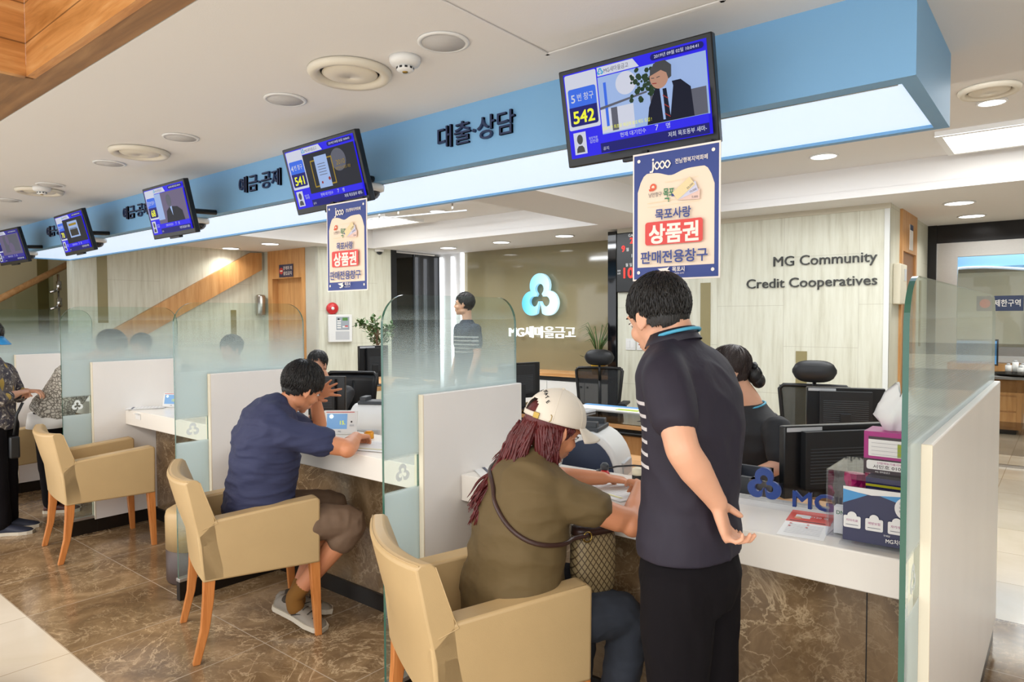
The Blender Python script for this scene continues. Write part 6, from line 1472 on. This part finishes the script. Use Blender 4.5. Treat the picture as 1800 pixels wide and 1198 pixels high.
# ---------------------------------------------------------------- staff and other visitors
def simple_person(label, base, F_, head_c, head_f, neckb, pelvis, arms, skin, shirt, pants, hs=.98, hair_kw=None, hairfn=None, legs=None, vox=.007, shoes=None, tw=1.0, td=1.0, sleeve=.6, amp=.004, headup=(0, 0, 1), short=True, hair_mat=None, face=True):
    F_ = V(F_).normalized(); R0 = F_.cross(Z).normalized(); t = thing('person', label, 'person', base)
    P, N = V(pelvis), V(neckb); up_ = (N-P).normalized(); Fo = (F_-up_*F_.dot(up_)).normalized(); H_ = (N-P).length
    rg = [(-.06, .155, .11), (.06, .17, .12), (.25, .150, .108), (.45, .158, .112), (.68, .180, .118), (.84, .182, .100), (.93, .135, .076), (1.0, .07, .058), (1.04, .055, .052)]
    TT = [(P+up_*H_*u, a*tw, b*td, R0, Fo) for u, a, b in rg]; HM = headM(head_c, head_f, headup)
    k = G(); torso(k, TT, skin, -.012); limb(k, [N-up_*.03, N+up_*.03, V(head_c)-V(head_f).normalized()*.02-Z*.04], [.054, .05, .05], skin); head_shape(k, HM, skin, hs)
    for a in arms:
        limb(k, a[:3], [.047, .038, .026], skin); d = a[3]; hand(k, a[2], d, a[4], a[5], a[6], skin, .93, .08)
    if legs:
        for L_ in legs: limb(k, L_, [.075, .052, .036], skin)
    fuse(k, vox*.75, 4); k.build('body', t, world=True)
    if face: face_bits(HM, t, hs)
    if hairfn: hairfn(HM, t)
    else: hair(HM, t, hair_mat or HAIRB, hs, **(hair_kw or {}))
    k = G(); torso(k, TT, shirt, .006)
    for a in arms:
        s0, e0, w0 = V(a[0]), V(a[1]), V(a[2]); L1 = (e0-s0).length
        if sleeve <= 1: limb(k, [s0, s0.lerp(e0, sleeve*.5), s0.lerp(e0, sleeve)], [.064, .062, .059], shirt)
        else: limb(k, [s0, e0, e0.lerp(w0, sleeve-1)], [.062, .056, .042], shirt)
    fuse(k, vox, 5, amp=amp, sc=8, seed=int(abs(base[0]*10))); k.build('shirt', t, world=True)
    if legs:
        k = G(); torso(k, TT[:2], pants, -.008)
        for L_ in legs: limb(k, L_, [.090, .076, .06], pants)
        fuse(k, vox*1.1, 5, amp=.004, sc=7, seed=3); k.build('trousers', t, world=True)
    if shoes is not None and legs:
        for L_ in legs:
            a = V(L_[2]); k = G(); shoe(k, V((a.x, a.y, 0))-F_*.05, V((a.x, a.y, 0))+F_*.19, shoes, sole=M_SOLE); k.build('shoe', t, world=True)
    return t, HM
SHB = mat('black_work_shirt', '#17171b', .7); SHP = mat('navy_work_polo', '#23283a', .7)
# man standing far back behind the glass
M_PB = make_striped('striped_navy_polo', '#232b3c', '#b9b9b4', (0, 0), (-.35, -.94), 1.15, 1.33, .038, .011)
def sidepart(M, t): hair(M, t, HAIRB, .98, back=-.06, front=.058, side=-.005, n=420, L=.05, seed=31, vol=1.0, top=1.06)
t, HM = simple_person('person standing far back in a striped navy polo and glasses, looking left', (-4.80, 5.15, 0), (-.35, -.94, 0), (-4.82, 5.13, 1.635), (-.85, -.52, .02), (-4.80, 5.15, 1.46), (-4.80, 5.15, .93),
    [((-4.635, 5.09, 1.38), (-4.59, 5.08, 1.13), (-4.62, 5.0, .92), (-.1, -.15, -1), (-.9, .3, 0), 1, .3), ((-4.965, 5.21, 1.38), (-5.01, 5.24, 1.13), (-5.01, 5.15, .92), (0, -.15, -1), (.9, -.3, 0), -1, .3)],
    SK, M_PB, TRO, hairfn=sidepart, legs=[((-4.74, 5.08, .9), (-4.74, 5.08, .48), (-4.74, 5.08, .08)), ((-4.87, 5.22, .9), (-4.87, 5.22, .48), (-4.87, 5.22, .08))], shoes=M_BLACKP, tw=.98, vox=.009)
k = G()
for x in (-.031, .031): k.tube([HM @ V((x+.021*math.cos(a), .094, .005+.016*math.sin(a))) for a in [2*PI*i/16 for i in range(16)]], .0013, M_BRASS, 5, closed=True); k.tube([HM @ V((math.copysign(.052, x), .094, .01)), HM @ V((math.copysign(.078, x), .0, .01))], .0014, M_BRASS, 5)
k.build('glasses', t, world=True)
# staff woman at window 4 facing the camera side
def tied(M, t):
    def ex(k, S_):
        k.ell((.02, -.125, -.045), (.032, .045, .05), HAIRB, S_); k.ell((.035, -.135, -.10), (.022, .028, .045), HAIRB, S_)
    hair(M, t, HAIRB, .94, back=-.06, front=.062, side=.0, side_y=.022, n=420, L=.07, seed=41, vol=1.0, messy=.08, extra=ex)
t, HM = simple_person('staff person with tied back black hair behind the monitor facing the seated man', (-4.72, 3.43, 0), (.55, -.83, 0), (-4.715, 3.28, 1.125), (.42, -.88, -.16), (-4.72, 3.36, .955), (-4.74, 3.46, .52),
    [((-4.87, 3.30, .89), (-4.80, 3.14, .74), (-4.62, 3.00, .755), (.7, -.5, 0), (0, 0, -1), 1, .3), ((-4.57, 3.46, .89), (-4.46, 3.28, .74), (-4.45, 3.07, .755), (.1, -.9, 0), (0, 0, -1), -1, .3)],
    SK, SHB, TRO, hs=.94, hairfn=tied, vox=.008, tw=.86, td=.92, legs=[((-4.83, 3.42, .52), (-4.66, 3.10, .50), (-4.66, 3.12, .1)), ((-4.63, 3.50, .52), (-4.50, 3.22, .50), (-4.50, 3.24, .1))])
k = G(); k.tube([V(p) for p in ringat((-4.72, 3.355, .965), .062, .060, (.83, .55, 0), (.5, -.8, -.5), 2)], .006, M_PAPER, 6, closed=True); k.build('collar', t, world=True)
# staff woman at window 5, back of the head in a net
def netted(M, t):
    def ex(k, S_):
        k.ell((0, -.112, -.045), (.040, .038, .050), HAIRB, S_, 20, 12); k.ell((0, -.122, -.075), (.034, .034, .040), HAIRB, S_, 20, 12)
    hair(M, t, mat('dark_brown_hair', '#2a1a14', .36, bump=.3, bscale=300), .95, back=-.06, front=.045, side=-.03, side_y=.03, n=520, L=.08, seed=51, vol=1.02, messy=.06, extra=ex)
    k = G(); S_ = M @ Matrix.Scale(.95, 4)
    for s in (-1, 1): k.ell((s*.022, -.118, .008), (.024, .016, .014), M_BLACKM, S_ @ Matrix.Rotation(s*.3, 4, 'Y'), 14, 8); k.tube([(0, -.125, .005), (s*.02, -.135, -.02), (s*.03, -.14, -.045)], [.007, .006, .003], M_BLACKM, 6, M=S_)
    k.ell((0, -.128, .006), (.009, .008, .010), M_BLACKM, S_, 10, 8); k.build('hair_bow', t, world=True)
t, HM = simple_person('staff person in a black top with netted hair bun seated behind the counter', (-1.12, 3.22, 0), (-.72, -.69, 0), (-1.225, 3.10, 1.245), (-.80, -.52, -.25), (-1.135, 3.15, 1.075), (-1.08, 3.22, .56),
    [((-.985, 3.04, 1.005), (-.945, 2.985, .86), (-1.09, 2.86, .80), (-.9, -.35, -.1), (.1, 0, -1), -1, .3), ((-1.26, 3.27, 1.0), (-1.33, 3.10, .80), (-1.30, 2.92, .76), (-.3, -.9, 0), (0, 0, -1), 1, .3)],
    SK, SHB, TRO, hs=.95, hairfn=netted, vox=.007, tw=.92, td=1.05, sleeve=.72, legs=[((-.99, 3.16, .52), (-1.20, 2.86, .50), (-1.20, 2.9, .1)), ((-1.17, 3.30, .52), (-1.38, 3.0, .50), (-1.38, 3.04, .1))])
k = G(); k.tube([V(p) for p in ringat((-1.137, 3.148, 1.088), .062, .060, (.69, -.72, 0), (-.72, -.69, -.3), 2)], .005, MC['sky_blue_lanyard'], 6, closed=True); k.build('lanyard', t, world=True)
# two more staff heads behind the frosted glass
for (bx, by, lab, sd) in ((-5.72, 3.14, 'staff person behind the frosted glass next to the seated man, short black hair', 61), (-7.22, 3.0, 'staff person farther left, a dark head blurred by two frosted panes', 71)):
    def hh(M, t, sd=sd): hair(M, t, HAIRB, .96, back=-.09, front=.05, n=260, L=.06, seed=sd, vol=1.05)
    simple_person(lab, (bx, by, 0), (.1, -1, 0), (bx+.01, by-.05, 1.235), (.1, -.95, -.2), (bx, by, 1.06), (bx, by+.06, .56),
        [((bx-.17, by, 1.0), (bx-.2, by-.1, .80), (bx-.1, by-.28, .77), (.2, -.9, 0), (0, 0, -1), 1, .3), ((bx+.17, by, 1.0), (bx+.2, by-.1, .80), (bx+.1, by-.28, .77), (-.2, -.9, 0), (0, 0, -1), -1, .3)],
        SK, SHB, TRO, hs=.96, hairfn=hh, vox=.010, tw=.9, legs=[((bx-.09, by+.04, .52), (bx-.1, by-.3, .5), (bx-.1, by-.28, .1)), ((bx+.09, by+.04, .52), (bx+.1, by-.3, .5), (bx+.1, by-.28, .1))])
    office_chair(bx, by+.05, 0, 'black office chair under the staff person %s' % ('beside the tan ended partition' if sd == 61 else 'farthest to the left'), .02, False, True)
# visitor in a patterned lace cardigan bending over the counter
Fl = V((.55, .83, 0)).normalized()
def hl(M, t): hair(M, t, HAIRB, .96, back=-.085, front=.05, side=-.03, n=300, L=.06, seed=81, vol=1.1, messy=.4)
t, HM = simple_person('person in a grey lace patterned cardigan and black trousers bending over the counter', (-6.02, 1.78, 0), Fl, (-5.74, 2.13, 1.29), (.5, .7, -.5), (-5.83, 2.0, 1.17), (-6.02, 1.80, .80),
    [((-5.70, 1.87, 1.08), (-5.60, 2.02, .93), (-5.62, 2.20, .90), (.1, .9, -.1), (0, 0, -1), 1, .3), ((-6.03, 2.04, 1.08), (-5.98, 2.18, .93), (-5.85, 2.27, .90), (.2, .9, -.1), (0, 0, -1), -1, .3)],
    SK, M_LACE, TRO, hs=.96, hairfn=hl, vox=.008, tw=1.08, td=1.15, sleeve=1.6, amp=.008, legs=[((-5.95, 1.75, .78), (-6.02, 1.78, .42), (-6.12, 1.82, .08)), ((-6.10, 1.84, .78), (-6.18, 1.86, .42), (-6.28, 1.88, .08))], shoes=mat('brown_leather_shoe', '#4a2620', .4))
k = G(); torso(k, [((-6.02, 1.79, .69), .185, .145, Fl.cross(Z), Fl), ((-6.02, 1.79, .80), .17, .13, Fl.cross(Z), Fl)], M_PAPER); k.build('blouse_hem', t, world=True)
# visitor in a dark floral blouse and blue visor at the left frame edge
Ff = V((.55, .83, 0)).normalized()
def hf_(M, t):
    hair(M, t, HAIRB, .96, back=-.07, front=.045, n=420, L=.04, seed=91, vol=1.1, messy=.8)
M_FLO = make_floral('dark_floral_cloth', ['#26232c', '#3f3a44', '#6d655f', '#2c2a36', '#565058'], 9)
t, HM = simple_person('person in a dark floral blouse and black trousers standing at the left frame edge', (-5.82, 1.39, 0), Ff, (-5.84, 1.37, 1.375), (.75, .55, -.25), (-5.83, 1.38, 1.215), (-5.82, 1.39, .76),
    [((-5.67, 1.29, 1.13), (-5.57, 1.35, .96), (-5.72, 1.50, .98), (-.5, .7, .1), (-.3, .2, -1), 1, .9), ((-5.97, 1.50, 1.13), (-5.98, 1.58, .94), (-5.86, 1.60, .98), (.4, .4, 0), (0, 0, -1), -1, .6)],
    SK, M_FLO, TRO, hs=.96, hairfn=hf_, vox=.008, tw=.98, td=1.05, sleeve=1.55, amp=.007, legs=[((-5.74, 1.35, .76), (-5.74, 1.37, .42), (-5.75, 1.40, .09)), ((-5.87, 1.46, .76), (-5.87, 1.46, .42), (-5.89, 1.48, .09))], shoes=mat('navy_sport_shoe', '#23283a', .6))
t = thing('sun_visor', 'bright blue sun visor worn by the person at the left frame edge', 'visor', mat_=HM @ Matrix.Translation((0, 0, .03)))
VB = mat('bright_blue_visor', '#2b8fd0', .35); k = G(); k.tube([(.083*math.cos(a), -.01+.100*math.sin(a), 0) for a in [2*PI*i/28 for i in range(28)]], .008, VB, 6, closed=True); k.build('band', t)
k = G(); vs = []
for j in range(6):
    for i in range(13): a = math.radians(25+130*i/12); r = j/5; vs.append((.085*math.cos(a)*(1+.15*r), -.01+.102*math.sin(a)+.075*r*math.sin(a)**.7, -.035*r-.3*(.085*math.cos(a))**2*8*r))
k.add(vs, [(j*13+i, j*13+i+1, (j+1)*13+i+1, (j+1)*13+i) for j in range(5) for i in range(12)], VB, True); o = k.build('brim', t); sd = o.modifiers.new('thickness', 'SOLIDIFY'); sd.thickness = .003
t = thing('shoulder_bag', 'small black bag with a thin strap hanging beside the person in floral', 'bag', (-5.60, 1.45, .55))
k = G(); k.box(-.02, .02, -.03, .03, 0, .15, M_BLKLTH); k.build('pouch', t, bevel=.01); k = G(); k.tube([(0, 0, .16), (.0, .02, .30), (.02, .05, .38)], .01, M_BLKLTH, 6); k.build('strap', t)
# dark bag cut by the lower left corner
t = thing('floor_bag', 'dark navy cloth bag on the floor, cut by the lower left corner of the frame', 'bag', (-3.28, .62, 0))
k = G(); rings = []
for z, a in ((0, .15), (.02, .17), (.12, .185), (.22, .175), (.30, .14), (.325, .08)): rings.append([V((a*math.cos(q)*(1+.05*math.sin(5*q+z*20)), a*.8*math.sin(q)*(1+.05*math.cos(4*q)), z)) for q in [2*PI*i/28 for i in range(28)]])
k.loft(rings, mat('dark_navy_cloth', '#1b1d2b', .8)); k.build('body', t)
k = G(); k.tube([(-.08, 0, .3), (-.06, 0, .40), (.0, 0, .43), (.06, 0, .40), (.08, 0, .3)], .01, M_BLKLTH, 8); k.build('handle', t)
